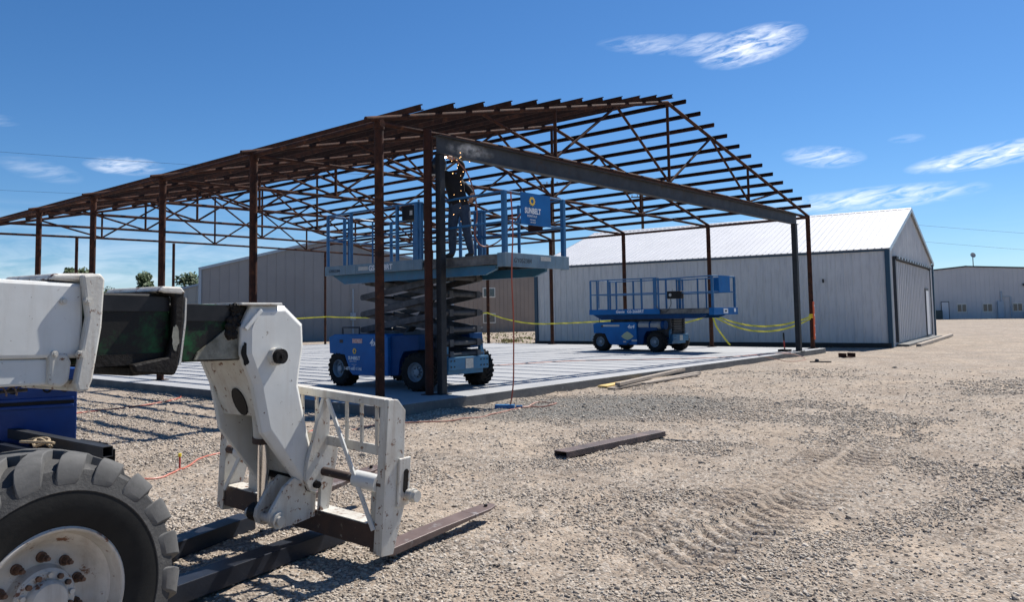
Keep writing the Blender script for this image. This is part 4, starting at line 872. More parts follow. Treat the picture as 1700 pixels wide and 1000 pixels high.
m = MB(); c0 = gpt(.22, -5.0, .01); m.bar(c0+Vector((-.05, .28, 0)), c0+Vector((.05, -.26, 0)), .05, .012); o = m.build('flat_bar', 'mill_dark'); tag(o, 'thin dark flat bar on gravel beyond the end of the loose tube', 'steel bar')
# stack of dark beams with a strap
beam_on_ground('steel_beam', (-4.66, -1.50), (-4.80, 2.2), .14, .20, 'mill_dark', 'dark steel beam at the bottom of the pair beside the blue box', 'steel beam', 'dark beams by the blue box')
beam_on_ground('steel_beam', (-4.84, -1.92), (-5.02, 2.2), .10, .10, 'mill_dark', 'upper dark steel beam with its end overhanging in front of the blue box', 'steel beam', 'dark beams by the blue box', z_abs=.022)
beam_on_ground('steel_beam', (-4.98, -1.50), (-5.22, 1.9), .12, .18, 'blackpaint', 'thin black steel beam on the near side under the coiled strap', 'steel beam', 'dark beams by the blue box')
m = MB(); sc_ = Vector((-5.10, -1.02, .06)); pts = []
for i in range(60):
    t = i/59*2*math.pi*2.3; r_ = .15+.05*math.sin(t*.43); pts.append(sc_+Vector((.42*r_*math.cos(t)+.02*math.sin(t*1.3), -1.45*r_*math.sin(t)+.1*math.sin(t*.31), .02+.05*abs(math.sin(t*.7)))))
m.tube(pts, .014, 5); o = m.build('lifting_strap', 'strap', None, True); tag(o, 'khaki webbing strap coiled on the dark steel beams', 'strap')
m = MB(); m.cyl((-4.66, -1.42, .045), (-4.70, -.95, .045), .040, 14); m.tube([(-4.655, -1.30, .088), (-4.72, -1.30, .06), (-4.74, -1.28, .0)], .006, 5); o = m.build('fabric_roll', 'black', None, True); tag(o, 'small black roll tied with cord lying on the dark beams', 'roll')
# blue steel box
BX = Vector((-4.38, .02, gh(-4.38, .02)-.02)); bd = Vector((math.cos(R(157)), math.sin(R(157)), 0)); be = Vector((math.cos(R(72)), math.sin(R(72)), 0))
bb = root('steel_storage_box', tuple(BX), 'blue steel site box with ribbed front and dark hooks standing behind the telehandler boom', 'storage box')
Bf = lambda a, d, z: BX+bd*a+be*d+Vector((0, 0, z))
m = MB(); mspan(m, (0, 0, .04), (1.9, .85, .92), Bf); mspan(m, (.05, .05, .0), (1.85, .8, .04), Bf); bx_ = m.build('box_body', 'blue_box', bb, bevel=.01)
m = MB(); mspan(m, (-.02, -.035, .86), (1.92, .87, .97), Bf); m.build('lid', 'blue_box', bb, bevel=.012)
for z in (.62, .54):
    m = MB(); mspan(m, (.03, -.022, z), (.93, -.001, z+.035), Bf); m.build('rib', 'blue_box', bx_, bevel=.008)
m = MB(); mspan(m, (.03, -.004, .578), (.93, -.0015, .615), Bf); mspan(m, (.93, -.006, .05), (.955, -.001, .84), Bf); m.build('groove', 'black', bx_)
for a in (.13, .30, .62, .80):
    m = MB(); m.tube(smooth_path([Bf(a, -.03, .80), Bf(a+.03, -.05, .745), Bf(a-.01, -.055, .72), Bf(a-.045, -.03, .745)], 4), .012, 6); m.build('hook', 'black', bx_, True)
# timber offcuts by the slab
for i, (a, c_, mt, z_, w_, h_, lb) in enumerate([((4.55, -1.02), (6.55, -.72), 'wood_yellow', 0, .20, .035, 'yellow timber board lying flat against the slab edge'),
        ((4.35, -1.35), (6.4, -1.05), 'wood_grey', 0, .16, .035, 'pale weathered board nearest the viewer in the pile by the slab'),
        ((4.55, -1.36), (8.55, -.55), 'wood_grey', .05, .10, .06, 'long dark weathered stud lying on top of the timber pile'),
        ((5.3, -1.22), (8.7, -.86), 'wood_grey', .0, .12, .04, 'weathered board pointing right underneath the timber pile'),
        ((5.6, -1.28), (8.2, -1.12), 'wood_grey', .0, .09, .035, 'thin pale lath at the right edge of the timber pile')]):
    o = beam_on_ground('timber_board', a, c_, w_, h_, mt, lb, 'board', 'timber offcuts by the slab edge', lift=z_, hollow=False)
# drill / cable reel tool and cords
m = MB(); p = gpt(1.20, -1.50, .03); m.box(p, (.11, .30, .06), Matrix.Rotation(R(35), 3, 'Z')); m.cyl(p+Vector((.10, -.14, 0)), p+Vector((.16, -.22, 0)), .02, 8); o = m.build('grinder_tool', 'cyanblue', None, bevel=.015); tag(o, 'small blue power tool on gravel below the hanging cord', 'tool')
g_ = gh(1.25, -1.6)
m = MB(); m.tube(smooth_path([(1.28, -1.62, 3.19), (1.27, -1.66, 2.6), (1.245, -1.66, 2.2), (1.25, -1.64, 1.8), (1.30, -1.62, 1.2), (1.31, -1.60, .6), (1.29, -1.60, .2), (1.23, -1.58, g_+.02), (1.22, -1.55, g_+.02)], 6), .012, 6); o = m.build('extension_cord', 'orange', None, True); tag(o, 'orange cord hanging from the raised platform down to the gravel', 'cord')
def cord(pts, r_, mat, lb, zoff=None):
    P3 = [Vector(p) if len(p) == 3 else gpt(p[0], p[1], r_) for p in pts]; q = smooth_path(P3, 6)
    if zoff is None: q = [Vector((p.x, p.y, gh(p.x, p.y)+r_)) for p in q]
    m = MB(); m.tube(q, r_, 6); o = m.build('extension_cord', mat, None, True); return tag(o, lb, 'cord')
cord([(1.30, -1.62), (1.55, -1.70), (1.95, -1.55), (2.02, -1.85), (1.78, -1.95), (1.5, -1.80), (1.2, -1.7), (.5, -1.85), (-.3, -1.75), (-1.0, -1.4), (-1.6, -1.35)], .011, 'orange_pale', 'orange cord looping on gravel from the blue power tool toward the forks')
cord([(-3.3, 3.4), (-2.98, 3.65), (-2.3, 3.74), (-1.16, 4.22), (-.70, 4.9)], .012, 'orange', 'orange cord crossing striped shade left of the slab toward its edge')
cord([(-5.0, -2.35), (-4.70, -2.12), (-4.46, -2.12), (-4.16, -1.94), (-3.78, -1.65), (-3.42, -1.46), (-2.6, -1.3), (-1.9, -1.0)], .010, 'orange', 'orange cord staked to the gravel behind the telehandler head')
cord([(4.6, 4.6, .012), (6.96, 3.7, .012), (9.17, 3.08, .012), (10.88, 1.33, .012), (12.29, .28, .012), (14.59, -.12, .012), (15.2, -.30, .012), (15.35, -.42, -.0)], .010, 'orange', 'long thin red orange cord stretched across the slab floor', True)
cord([(13.3, -.30, .012), (13.45, -.62, -.05), (13.5, -1.0, gh(13.5, -1)+.01), (14.2, -1.15, gh(14.2, -1.15)+.01), (14.9, -1.0, gh(14.9, -1)+.01), (15.05, -.60, -.02), (14.6, -.25, .012)], .010, 'orange_pale', 'pale cord loop draped over the slab edge near the far door post', True)
# survey stake with ribbon
m = MB(); p = gpt(-4.16, -1.94); m.cyl(p, p+Vector((0, 0, .13)), .009, 8); o = m.build('marker_stake', 'red', None); tag(o, 'short red stake with yellow cap pinning the orange cord', 'stake')
m2 = MB(); m2.cyl(p+Vector((0, 0, .13)), p+Vector((0, 0, .16)), .016, 8); q = m2.build('cap', 'yellow', None); q.parent = o
# scraps near the right end
for (x, y, ln, lb, ro_) in ((16.2, -1.75, .32, 'short rusty channel offcut lying open side up right of the slab corner', R(-30)),):
    m = MB(); p = gpt(x, y, .01); Mx = Matrix.Rotation(ro_, 3, 'Z')
    f_ = lambda a, t, c_: p+Mx @ Vector((a, t, c_))
    m.prism([(-.17, 0), (.17, 0), (.17, .12), (.155, .12), (.155, .015), (-.155, .015), (-.155, .12), (-.17, .12)], -ln/2, ln/2, f_); o = m.build('channel_offcut', 'rust'); tag(o, lb, 'steel offcut')
m = MB(); p = gpt(13.75, -1.85, .015); m.bar(p+Vector((-.12, .25, 0)), p+Vector((.1, -.25, 0)), .06, .03); m.sphere(p+Vector((0, .1, .02)), .06, 8, 6); o = m.build('scrap_piece', 'mill_dark'); tag(o, 'small dark metal scrap on gravel in front of the far door post', 'scrap')
m = MB(); m.box((16.05, .05, .035), (.36, .30, .07)); jk = m.build('floor_jack', 'black', None, bevel=.01); tag(jk, 'small black jack with upright red handle on the slab beside the far door post', 'jack')
m = MB(); m.cyl((16.05, .05, .07), (16.02, .05, .34), .022, 8); q = m.build('handle', 'red', None); q.parent = jk
m = MB(); m.cyl((16.02, .05, .34), (16.0, .05, .58), .026, 8); q = m.build('grip', 'black', None); q.parent = jk
# orange level against the last post
m = MB(); m.box((18.14, -.13, .92), (.07, .04, 1.24)); lv = m.build('spirit_level', 'level_orange', None, bevel=.004); lv.rotation_euler = (0, 0, 0); tag(lv, 'tall orange spirit level held upright against the right corner post', 'level')
for z in (.45, .75, 1.1, 1.4):
    m = MB(); m.box((18.14, -.153, z), (.04, .006, .07)); q = m.build('vial_window', 'decal', None); q.parent = lv
# caution tape
def tape(pts, lb, w_=.058):
    q = [Vector(p) for p in pts]; m = MB(); vs = []; fs = []
    for i, p in enumerate(q):
        t = .9*math.sin(i*1.7)*.5; h = Vector((math.sin(t)*.5*w_, 0, math.cos(t)*w_/2)); h = Vector((h.x, 0, max(abs(h.z), w_*.28)))
        vs += [p-h, p+h]
    for i in range(len(q)-1): fs.append((2*i, 2*i+1, 2*i+3, 2*i+2))
    m.add(vs, fs); o = m.build('caution_tape', 'tape', None); o.modifiers.new('thick', 'SOLIDIFY').thickness = .002
    return tag(o, lb, 'caution tape', 'yellow caution tape strung between posts')
xt = W+.085
tape(sag((xt-.16, 0, 1.05), (xt-.16, 3.6, 1.22), .40, 22), 'yellow tape sagging between the right corner post and the next post, upper strand')
tape(sag((xt-.17, 0, .98), (xt-.17, 3.6, 1.18), .52, 22), 'yellow tape sagging lowest between the right corner post and the next post')
tape(sag((xt-.16, 3.6, 1.15), (xt-.16, 7.2, 1.0), .30, 22), 'yellow tape running behind the lowered lift platform')
tape(sag((xt-.16, 7.2, 1.0), (xt-.16, 10.8, .86), .02, 22), 'yellow tape running left of the lowered lift to the post at the hangar corner')
tape(sag((xt-.16, 10.8, .86), (xt-.16, 14.4, 1.36), .16, 22), 'yellow tape rising toward the post before the brown building')
tape(sag((xt-.16, 14.4, 1.36), (14.76, 21.55, 1.30), .12, 30), 'yellow tape stretched before the grey gabled building behind the raised lift')
tape(sag((14.76, 21.55, 1.30), (7.37, 21.55, 1.2), .05, 20), 'yellow tape between rear posts just right of the telehandler head')
m = MB(); vs = []; fs = []
for i in range(12):
    z = 1.18-i*.10; x = xt-.2+.02*math.sin(i); yy = 3.5-.02*i-(.012*i*i*.3); vs += [(x, yy-.035, max(z, .01)), (x, yy+.035, max(z, .01))]
for i in range(11): fs.append((2*i, 2*i+1, 2*i+3, 2*i+2))
m.add(vs, fs); o = m.build('caution_tape', 'tape', None); o.modifiers.new('thick', 'SOLIDIFY').thickness = .002; tag(o, 'loose tail of yellow tape hanging down the post behind the lowered lift', 'caution tape', 'yellow caution tape strung between posts')
m = MB()
for k, z in enumerate((1.0, 1.07)): m.lathe([(0, .088), (.06, .088)], lambda a, y_, z_, z=z: (W+y_, z_, z+a), 20)
o = m.build('caution_tape', 'tape', None); o.modifiers.new('thick', 'SOLIDIFY').thickness = .003; tag(o, 'yellow tape wrapped round the right corner post above the level', 'caution tape', 'yellow caution tape strung between posts')

# ------------------------------------------------------------------ welder
def skin_person():
    ft = 2.205
    J = {  # name: (x, y, z, radius, parent)
        'pelvis': (1.50, -.28, ft+.93, .140, None), 'belly': (1.48, -.26, ft+1.08, .150, 'pelvis'), 'chest': (1.42, -.20, ft+1.28, .170, 'belly'), 'neckb': (1.37, -.13, ft+1.44, .095, 'chest'), 'neck': (1.32, -.07, ft+1.50, .060, 'neckb'), 'head': (1.28, -.02, ft+1.58, .085, 'neck'), 'crown': (1.27, -.01, ft+1.67, .075, 'head'),
        'hipL': (1.45, -.20, ft+.84, .110, 'pelvis'), 'kneeL': (1.42, -.20, ft+.48, .082, 'hipL'), 'ankL': (1.44, -.17, ft+.09, .062, 'kneeL'), 'toeL': (1.33, -.07, ft+.045, .045, 'ankL'),
        'hipR': (1.56, -.36, ft+.84, .110, 'pelvis'), 'kneeR': (1.56, -.40, ft+.48, .082, 'hipR'), 'ankR': (1.62, -.45, ft+.09, .062, 'kneeR'), 'toeR': (1.51, -.39, ft+.045, .045, 'ankR'),
        'shR': (1.47, -.34, ft+1.38, .090, 'neckb'), 'elR': (1.44, -.42, ft+1.62, .060, 'shR'), 'wrR': (1.28, -.34, ft+1.69, .042, 'elR'),
        'shL': (1.52, -.36, ft+1.30, .075, 'chest'), 'elL': (1.74, -.42, ft+1.05, .055, 'shL'), 'wrL': (1.58, -.46, ft+.98, .042, 'elL')}
    names = list(J); idx = {n: i for i, n in enumerate(names)}
    me = bpy.data.meshes.new('person'); me.from_pydata([J[n][:3] for n in names], [(idx[J[n][4]], idx[n]) for n in names if J[n][4]], [])
    o = bpy.data.objects.new('tmp_person', me); col.objects.link(o); sk = o.modifiers.new('skin', 'SKIN')
    if not me.skin_vertices: print('NO SKIN LAYER'); 
    for n in names:
        r = J[n][3]; sv = me.skin_vertices[0].data[idx[n]]; sv.radius = (r, r)
        sv.use_root = (n == 'pelvis')
    ss = o.modifiers.new('ss', 'SUBSURF'); ss.levels = 2; ss.render_levels = 2
    dg = bpy.context.evaluated_depsgraph_get(); m2 = bpy.data.meshes.new_from_object(o.evaluated_get(dg)); bpy.data.objects.remove(o)
    m2.materials.clear()
    for k in ('denim', 'jacket', 'boot', 'glove'): m2.materials.append(MT[k])
    base = Vector((1.50, -.28, ft)); wr = [Vector(J['wrR'][:3]), Vector(J['wrL'][:3])]
    for v in m2.vertices:
        nv = mnoise.noise(v.co*9)*.012; v.co += v.normal*nv
    for p in m2.polygons:
        c = p.center; z = c.z-ft
        p.material_index = 2 if z < .10 else 0 if z < .93 else 1
        p.use_smooth = True
        if min((c-w_).length for w_ in wr) < .05: p.material_index = 3
    for v in m2.vertices: v.co -= base
    po = bpy.data.objects.new('person', m2); col.objects.link(po); po.location = base; OFF[po.name] = base
    tag(po, 'person welding in black jacket and blue jeans, arm raised to the steel beam', 'person')
    # helmet
    h = MB(); hc = Vector(J['head'][:3])+Vector((0, 0, .04)); h.sphere(hc, .15, 18, 12, (.92, .92, 1.05)); h.box(hc+Vector((-.09, .08, -.06)), (.17, .17, .22), Matrix.Rotation(R(40), 3, 'Z')); h.build('welding_helmet', 'helmet', po, True)
    v_ = MB(); v_.box(hc+Vector((-.155, .13, 0)), (.10, .012, .05), Matrix.Rotation(R(-45), 3, 'Z')); v_.build('helmet_lens', 'window', po)
    # hands: palm with five curled fingers
    for k, (w_, dirv, upv) in enumerate(((Vector(J['wrR'][:3]), Vector((-.75, .55, .25)), Vector((.1, -.2, 1))), (Vector(J['wrL'][:3]), Vector((-.25, -.5, .8)), Vector((-.9, .1, .2))))):
        d = dirv.normalized(); s_ = d.cross(upv).normalized(); n2 = s_.cross(d); g = MB()
        g.tube([w_, w_+d*.05, w_+d*.085], .034, 10)
        for q in range(4):
            b0 = w_+d*.085+s_*(q-1.5)*.019; ln = (.034, .040, .037, .028)[q]
            g.tube([b0, b0+d*ln, b0+d*(ln*1.5)-n2*ln*.8, b0+d*ln*1.1-n2*ln*1.6], .0095, 6)
        b0 = w_+d*.03+s_*.034; g.tube([b0, b0+d*.025+s_*.02-n2*.01, b0+d*.055+s_*.015-n2*.03], .011, 6)
        g.build('glove', 'glove', po, True)
    return po, Vector(J['wrR'][:3])
person, hand = skin_person()
arc_p = Vector((1.175, -.30, 3.905))
m = MB(); m.tube([hand+Vector((-.07, .05, .03)), hand+Vector((-.09, .05, .0)), arc_p+Vector((.03, .0, -.03))], .010, 6); o = m.build('welding_gun', 'black', None, True); tag(o, 'black welding gun held to the top of the steel door post', 'welding gun')
m = MB(); m.sphere(arc_p, .016, 10, 8); o = m.build('welding_arc', 'arc', None, True); tag(o, 'bright welding arc under the header beam by the door post', 'welding arc')
m = MB()
for i in range(24):
    t = random.random()**1.2; x = arc_p.x+.07+random.gauss(0, .05)*(1+2.0*t)+.06*t; y = arc_p.y-.22+random.gauss(0, .06)*(1+2*t)-.1*t; z = arc_p.z-t*1.15+random.gauss(0, .04)
    r_ = random.uniform(.0011, .0028); m.tube([(x, y, z), (x+random.gauss(0, .006), y, z-random.uniform(.004, .018))], r_, 4)
o = m.build('welding_sparks', 'spark', None); tag(o, 'orange welding sparks falling in front of the welder', 'sparks', None, 'stuff')
m = MB(); m.tube(smooth_path([hand+Vector((0, -.04, 0)), (1.44, -.52, 3.66), (1.54, -.60, 3.3), (1.62, -.58, 2.95), (1.70, -.45, 2.62), (1.95, -.40, 2.45), (2.20, -.55, 2.55), (2.35, -.8, 2.9), (2.40, -1.1, 3.2)], 7), .013, 6); o = m.build('welding_lead', 'copper', None, True); tag(o, 'reddish welding lead hanging in a loop from the welder over the platform', 'welding cable')
# weld smoke
sm, sn, sl_, sb = new_mat('weld_smoke'); sn.remove(sb)
pv = sn.new('ShaderNodeVolumePrincipled'); pv.inputs['Color'].default_value = (.95, .96, 1, 1)
nzv = noise_node(sn, sl_, 9, 5, .65); tcx = sn.new('ShaderNodeTexCoord'); gr = sn.new('ShaderNodeTexGradient'); gr.gradient_type = 'SPHERICAL'; mpx = sn.new('ShaderNodeMapping'); mpx.inputs['Location'].default_value = (-1, -1, -1); mpx.inputs['Scale'].default_value = (2, 2, 2)
sl_.new(tcx.outputs['Generated'], mpx.inputs[0]); sl_.new(mpx.outputs[0], gr.inputs[0])
mu = sn.new('ShaderNodeMath'); mu.operation = 'MULTIPLY'; sl_.new(ramp(sn, sl_, nzv, .45, .75), mu.inputs[0]); sl_.new(gr.outputs[1], mu.inputs[1])
mu2 = sn.new('ShaderNodeMath'); mu2.operation = 'MULTIPLY'; sl_.new(mu.outputs[0], mu2.inputs[0]); mu2.inputs[1].default_value = 5.5
sl_.new(mu2.outputs[0], pv.inputs['Density']); sl_.new(pv.outputs[0], sn['Material Output'].inputs['Volume'])
m = MB(); m.sphere((1.55, -.52, 4.03), 1, 16, 10, (.62, .13, .15)); o = m.build('welding_smoke', sm, None, True); tag(o, 'thin pale smoke drifting along the header beam from the weld', 'smoke', None, 'stuff')

# ------------------------------------------------------------------ buildings
def ribwall(m, p0, p1, z0, ztop, rib=.24, d=.02, w=.035, out=None):
    """flat wall with raised vertical ribs from p0 to p1; ztop(s) gives the top height at distance s"""
    p0, p1 = Vector(p0), Vector(p1); L = (p1-p0).length; e = (p1-p0)/L; o = Vector(out).normalized()
    s = 0.0; pts = [(0, 0)]
    k = 0
    while s+rib < L-.05:
        s += rib; ww = w*(1.6 if k % 4 == 0 else 1); pts += [(s-ww/2, 0), (s-ww/4, d), (s+ww/4, d), (s+ww/2, 0)]; k += 1
    pts.append((L, 0)); 
    # force break at the ridge
    vs = []
    brk = getattr(ztop, 'brk', None)
    if brk: pts.append((brk, 0)); pts.sort(key=lambda q: q[0])
    for (a, b_) in pts:
        q = p0+e*a+o*b_; vs += [(q.x, q.y, z0), (q.x, q.y, ztop(a))]
    m.add(vs, [(2*i, 2*i+2, 2*i+3, 2*i+1) for i in range(len(pts)-1)])
def gable_building(name, corner, gdir, ldir, Wd, Ln, ez, rz, wallm, endm, roofm, trimm, label, rib=.24, ridge_at=.5, roof_rib=.24, group=None, ov=.08, z0=-.2, trim_w=.16, trims=True):
    c = Vector(corner); c.z = z0; b_ = root(name, tuple(c), label, 'building', group)
    g, l = Vector((math.cos(R(gdir)), math.sin(R(gdir)), 0)), Vector((math.cos(R(ldir)), math.sin(R(ldir)), 0))
    rx = Wd*ridge_at
    zt = lambda s: ez+(rz-ez)*(s/rx if s < rx else (Wd-s)/(Wd-rx)); 
    class Z:
        brk = rx
        def __call__(s, a): return zt(a)
    P = lambda a, b2, z: c*1+g*a+l*b2+Vector((0, 0, z-c.z))
    m = MB(); ribwall(m, c, c+l*Ln, z0, lambda s: ez, rib, out=-g); sw = m.build('side_wall', wallm, b_)
    m = MB(); ribwall(m, c+g*Wd, c+g*Wd+l*Ln, z0, lambda s: ez, rib, out=g); m.build('side_wall', wallm, b_)
    m = MB(); ribwall(m, c, c+g*Wd, z0, Z(), rib, out=-l); gw = m.build('gable_wall', endm, b_)
    m = MB(); ribwall(m, c+l*Ln, c+g*Wd+l*Ln, z0, Z(), rib, out=l); m.build('gable_wall', endm, b_)
    # roof panels with standing ribs
    for (a0, a1, za, zb) in ((-ov, rx, ez-ov*(rz-ez)/rx, rz), (Wd+ov, rx, ez-ov*(rz-ez)/(Wd-rx), rz)):
        m = MB(); s = -ov; pts = [(s, 0)]
        while s+roof_rib < Ln+ov-.05: s += roof_rib; pts += [(s-.02, 0), (s-.01, .022), (s+.01, .022), (s+.02, 0)]
        pts.append((Ln+ov, 0)); vs = []
        for (s_, h_) in pts: vs += [P(a0, s_, za+.02+h_), P(a1, s_, zb+.02+h_)]
        k = len(pts); m.add(vs, [(2*i, 2*i+2, 2*i+3, 2*i+1) for i in range(k-1)]); rf = m.build('roof', roofm, b_)
        so = rf.modifiers.new('thick', 'SOLIDIFY'); so.thickness = .03; so.offset = 0
    m = MB(); m.prism([(rx-.18, rz-.18*(rz-ez)/rx+.05), (rx, rz+.065), (rx+.18, rz-.18*(rz-ez)/rx+.05), (rx, rz+.045)], -ov-.02, Ln+ov+.02, lambda a, t, z: P(a, t, z)); m.build('ridge_cap', roofm, b_)
    if trims:
        for a in (0, Wd):
            for bb_ in (0, Ln):
                m = MB(); m.box(P(a, bb_, (z0+ez-.05)/2), (trim_w, trim_w, ez-.06-z0), Matrix((g, l, Vector((0, 0, 1)))).transposed()); m.build('corner_trim', trimm, b_)
        m = MB(); m.bar(P(-.045, -ov, ez-.065), P(-.045, Ln+ov, ez-.065), .05, .055); m.build('eave_trim', 'trim_teal' if name == 'metal_hangar' else trimm, b_)
    for bb_ in (-ov-.02, Ln+ov+.02):
        m = MB(); m.bar(P(-ov, bb_, ez-ov*.3-.04), P(rx, bb_, rz-.035), .035, .16); m.bar(P(Wd+ov, bb_, ez-ov*.3-.04), P(rx, bb_, rz-.035), .035, .16); m.build('rake_trim', 'trim_grey' if name == 'metal_hangar' else trimm, b_)
    return b_, P, g, l
# long grey hangar on the right
hg, P, g, l = gable_building('metal_hangar', (22.68, -1.22, 0), 6.5, 96.5, 12.8, 15.1, 3.46, 5.50, 'wall_grey', 'wall_grey', 'roof_white', 'trim_teal', 'long light grey metal hangar with white roof right behind the steel frame', rib=.30, ridge_at=.47)
m = MB(); ribwall(m, P(1.05, -.07, 0), P(11.1, -.07, 0), .02, lambda s: 3.05, .45, .03, .06, out=-l); dr = m.build('bifold_door', 'wall_door', hg)
m = MB(); m.box(P(1.0, -.06, 1.6), (.10, .12, 3.2), Matrix((g, l, Vector((0, 0, 1)))).transposed()); m.box(P(11.15, -.06, 1.6), (.10, .12, 3.2), Matrix((g, l, Vector((0, 0, 1)))).transposed()); m.build('door_jamb', 'decal_dark', hg)
m = MB(); m.bar(P(.95, -.10, 3.16), P(11.4, -.10, 3.16), .14, .12); m.build('door_track', 'mill_dark', hg)
m = MB()
for i in range(14): m.box(P(1.4+i*.72, -.18, 3.17), (.22, .05, .08), Matrix((g, l, Vector((0, 0, 1)))).transposed())
m.build('track_hangers', 'trim_grey', hg)
m = MB(); m.box(P(9.6, -.12, 1.05), (.85, .03, 2.0), Matrix((g, l, Vector((0, 0, 1)))).transposed()); wd_ = m.build('walk_door', 'door', dr)
m = MB(); m.box(P(9.6, -.105, 1.09), (1.0, .02, 2.16), Matrix((g, l, Vector((0, 0, 1)))).transposed()); m.build('door_frame', 'dark_metal', dr)
m = MB(); mspan(m, (.9, -.45, -.16), (11.6, .0, -.06), lambda a, b2, z: P(a, b2, z)); m.build('door_sill', 'concrete_edge', hg)
m = MB(); m.bar(P(-.06, -.02, -.06), P(-.06, 15.1, -.06), .05, .16); m.build('base_trim', 'dark_metal', hg)
m = MB(); m.box(P(-.04, 2.25, 2.35), (.05, .05, .14)); m.build('wall_hook', 'dark_metal', hg)
m = MB(); m.bar(P(1.0, -.75, -.09), P(13.0, -.70, -.08), .16, .10); o = m.build('timber_beam', 'wood_grey', None); tag(o, 'long weathered timber lying along the hangar door sill', 'timber')
# mid grey gabled building far left
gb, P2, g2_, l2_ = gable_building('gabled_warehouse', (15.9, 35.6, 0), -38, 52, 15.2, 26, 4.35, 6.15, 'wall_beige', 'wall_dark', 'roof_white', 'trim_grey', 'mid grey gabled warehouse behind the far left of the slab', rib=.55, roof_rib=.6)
m = MB(); m.bar(P2(9.0, -.10, 0), P2(9.0, -.10, 3.0), .06, .06); m.box(P2(9.0, -.12, 1.3), (.25, .25, .45)); m.build('conduit', 'trim_grey', gb)
# lower beige building beyond it
lb_, P3, g3_, l3_ = gable_building('beige_building', (20.0, 49.0, 0), -38, 52, 9, 14, 3.3, 4.4, 'wall_beige', 'wall_beige', 'roof_white', 'trim_grey', 'small beige building peeking out left of the grey warehouse', rib=.6, roof_rib=.6, trims=False)
def window(P_, parent, a, z, w_, h_, g_, l_, off=-.03, mull=True):
    Mx = Matrix((g_, l_, Vector((0, 0, 1)))).transposed()
    m = MB(); m.box(P_(a, off, z), (w_, .06, h_), Mx); f_ = m.build('window', 'frame', parent)
    for s_ in ((-1, 1) if mull else (0,)):
        m = MB(); m.box(P_(a+s_*w_*.235, off-.035, z), (w_*(.38 if mull else .84), .02, h_*.78), Mx); m.build('pane', 'window', f_)
# brown building
bw, P4, g4_, l4_ = gable_building('brown_building', (36.1, 34.6, 0), -18, 72, 9.8, 16, 3.85, 5.25, 'frame', 'wall_brown', 'roof_white', 'decal_dark', 'taupe metal building with two stacked windows between the raised lift and the hangar', rib=.4, roof_rib=.5)
window(P4, bw, 3.4, 3.05, 1.15, .80, g4_, l4_); window(P4, bw, 3.4, .98, 1.15, .80, g4_, l4_)
m = MB(); m.box(P4(9.3, -.3, 1.0), (.35, .35, 2.0)); m.build('utility_cabinet', 'door', bw)
# far pale building with windows and a dish
D = 97
def viewpt(px, py, d): return CAM+(F_*1+R2*((px-850)/_f)-U2*((py-_cy)/_f))*d
c0 = Vector((95.2, 20.6, 0)); 
fb, P5, g5_, l5_ = gable_building('far_workshop', (97.3, 17.6, 0), -66, 24, 19.0, 30, 5.55, 6.2, 'wall_far', 'wall_far', 'roof_white', 'decal_dark', 'wide pale grey workshop with a row of small windows at far right', rib=.5, roof_rib=.8, ridge_at=.37, trims=False, z0=-.3)
for a in (6.4, 9.15, 12.3): window(P5, fb, a, 1.15, 1.05, 1.05, g5_, l5_)
Mx5 = Matrix((g5_, l5_, Vector((0, 0, 1)))).transposed()
m = MB(); m.box(P5(4.6, -.03, .85), (.75, .06, 2.1), Mx5); m.build('door', 'door', fb); m = MB(); m.box(P5(4.6, -.02, .88), (.9, .05, 2.2), Mx5); m.build('door_frame', 'dark_metal', fb)
m = MB(); m.box(P5(10.45, -.2, .9), (.6, .35, 2.0), Mx5); m.build('electrical_cabinet', 'trim_grey', fb)
m = MB(); m.bar(P5(10.65, -.1, 1.9), P5(10.65, -.1, 3.1), .15, .15); m.bar(P5(10.7, -.1, 2.45), P5(11.6, -.1, 2.45), .1, .1); m.bar(P5(11.6, -.1, 2.45), P5(11.6, -.1, 0), .1, .1); m.build('conduit', 'trim_grey', fb)
m = MB(); m.box(P5(13.1, -.15, 3.8), (.3, .3, .3)); m.build('wall_lamp', 'decal_dark', fb)
def small(name, at_, dims, mat, lb, cat, Mx=None, bevel=.05):
    m = MB(); m.box((at_[0], at_[1], at_[2]+dims[2]/2), dims, Mx); o = m.build(name, mat, None, bevel=bevel); return tag(o, lb, cat)
q = P5(3.2, -1.2, -.2); o = small('waste_bin', (q.x, q.y, -.22), (1.5, 1.1, 1.15), 'dumpster', 'dark green waste bin beside the far workshop door', 'bin', Mx5)
q = P5(13.2, -1.6, -.2); o = small('crate_stack', (q.x, q.y, -.22), (1.2, .9, .85), 'wood_pole', 'brown crate stack under the far workshop window', 'crates', Mx5)
q = P5(14.2, -2.0, -.2); o = small('pallet_load', (q.x, q.y, -.22), (1.4, 1.0, .6), 'frame', 'cream wrapped load standing at the far right edge', 'pallet load', Mx5)
# roof dish
dp = P5(8.6, 3.0, 6.0); dr_ = root('satellite_dish', tuple(dp), 'grey satellite dish on a short mast above the far workshop roof', 'satellite dish')
m = MB(); m.cyl(dp, dp+Vector((0, 0, 1.5)), .05, 8); m.bar(dp, dp+Vector((-.4, .3, -.0)), .04, .04); m.build('mast', 'dark_metal', dr_)
m = MB(); dd = Vector((-.75, -.60, .25)).normalized(); aa = dd.orthogonal().normalized(); bb2 = dd.cross(aa); cc = dp+Vector((0, 0, 1.65))
m.lathe([(.0, .001), (.03, .18), (.08, .32), (.10, .32), (.05, .17), (.02, .001)], lambda a, y_, z_: cc+dd*a+aa*y_+bb2*z_, 20); m.build('dish', 'tank', dr_, True)

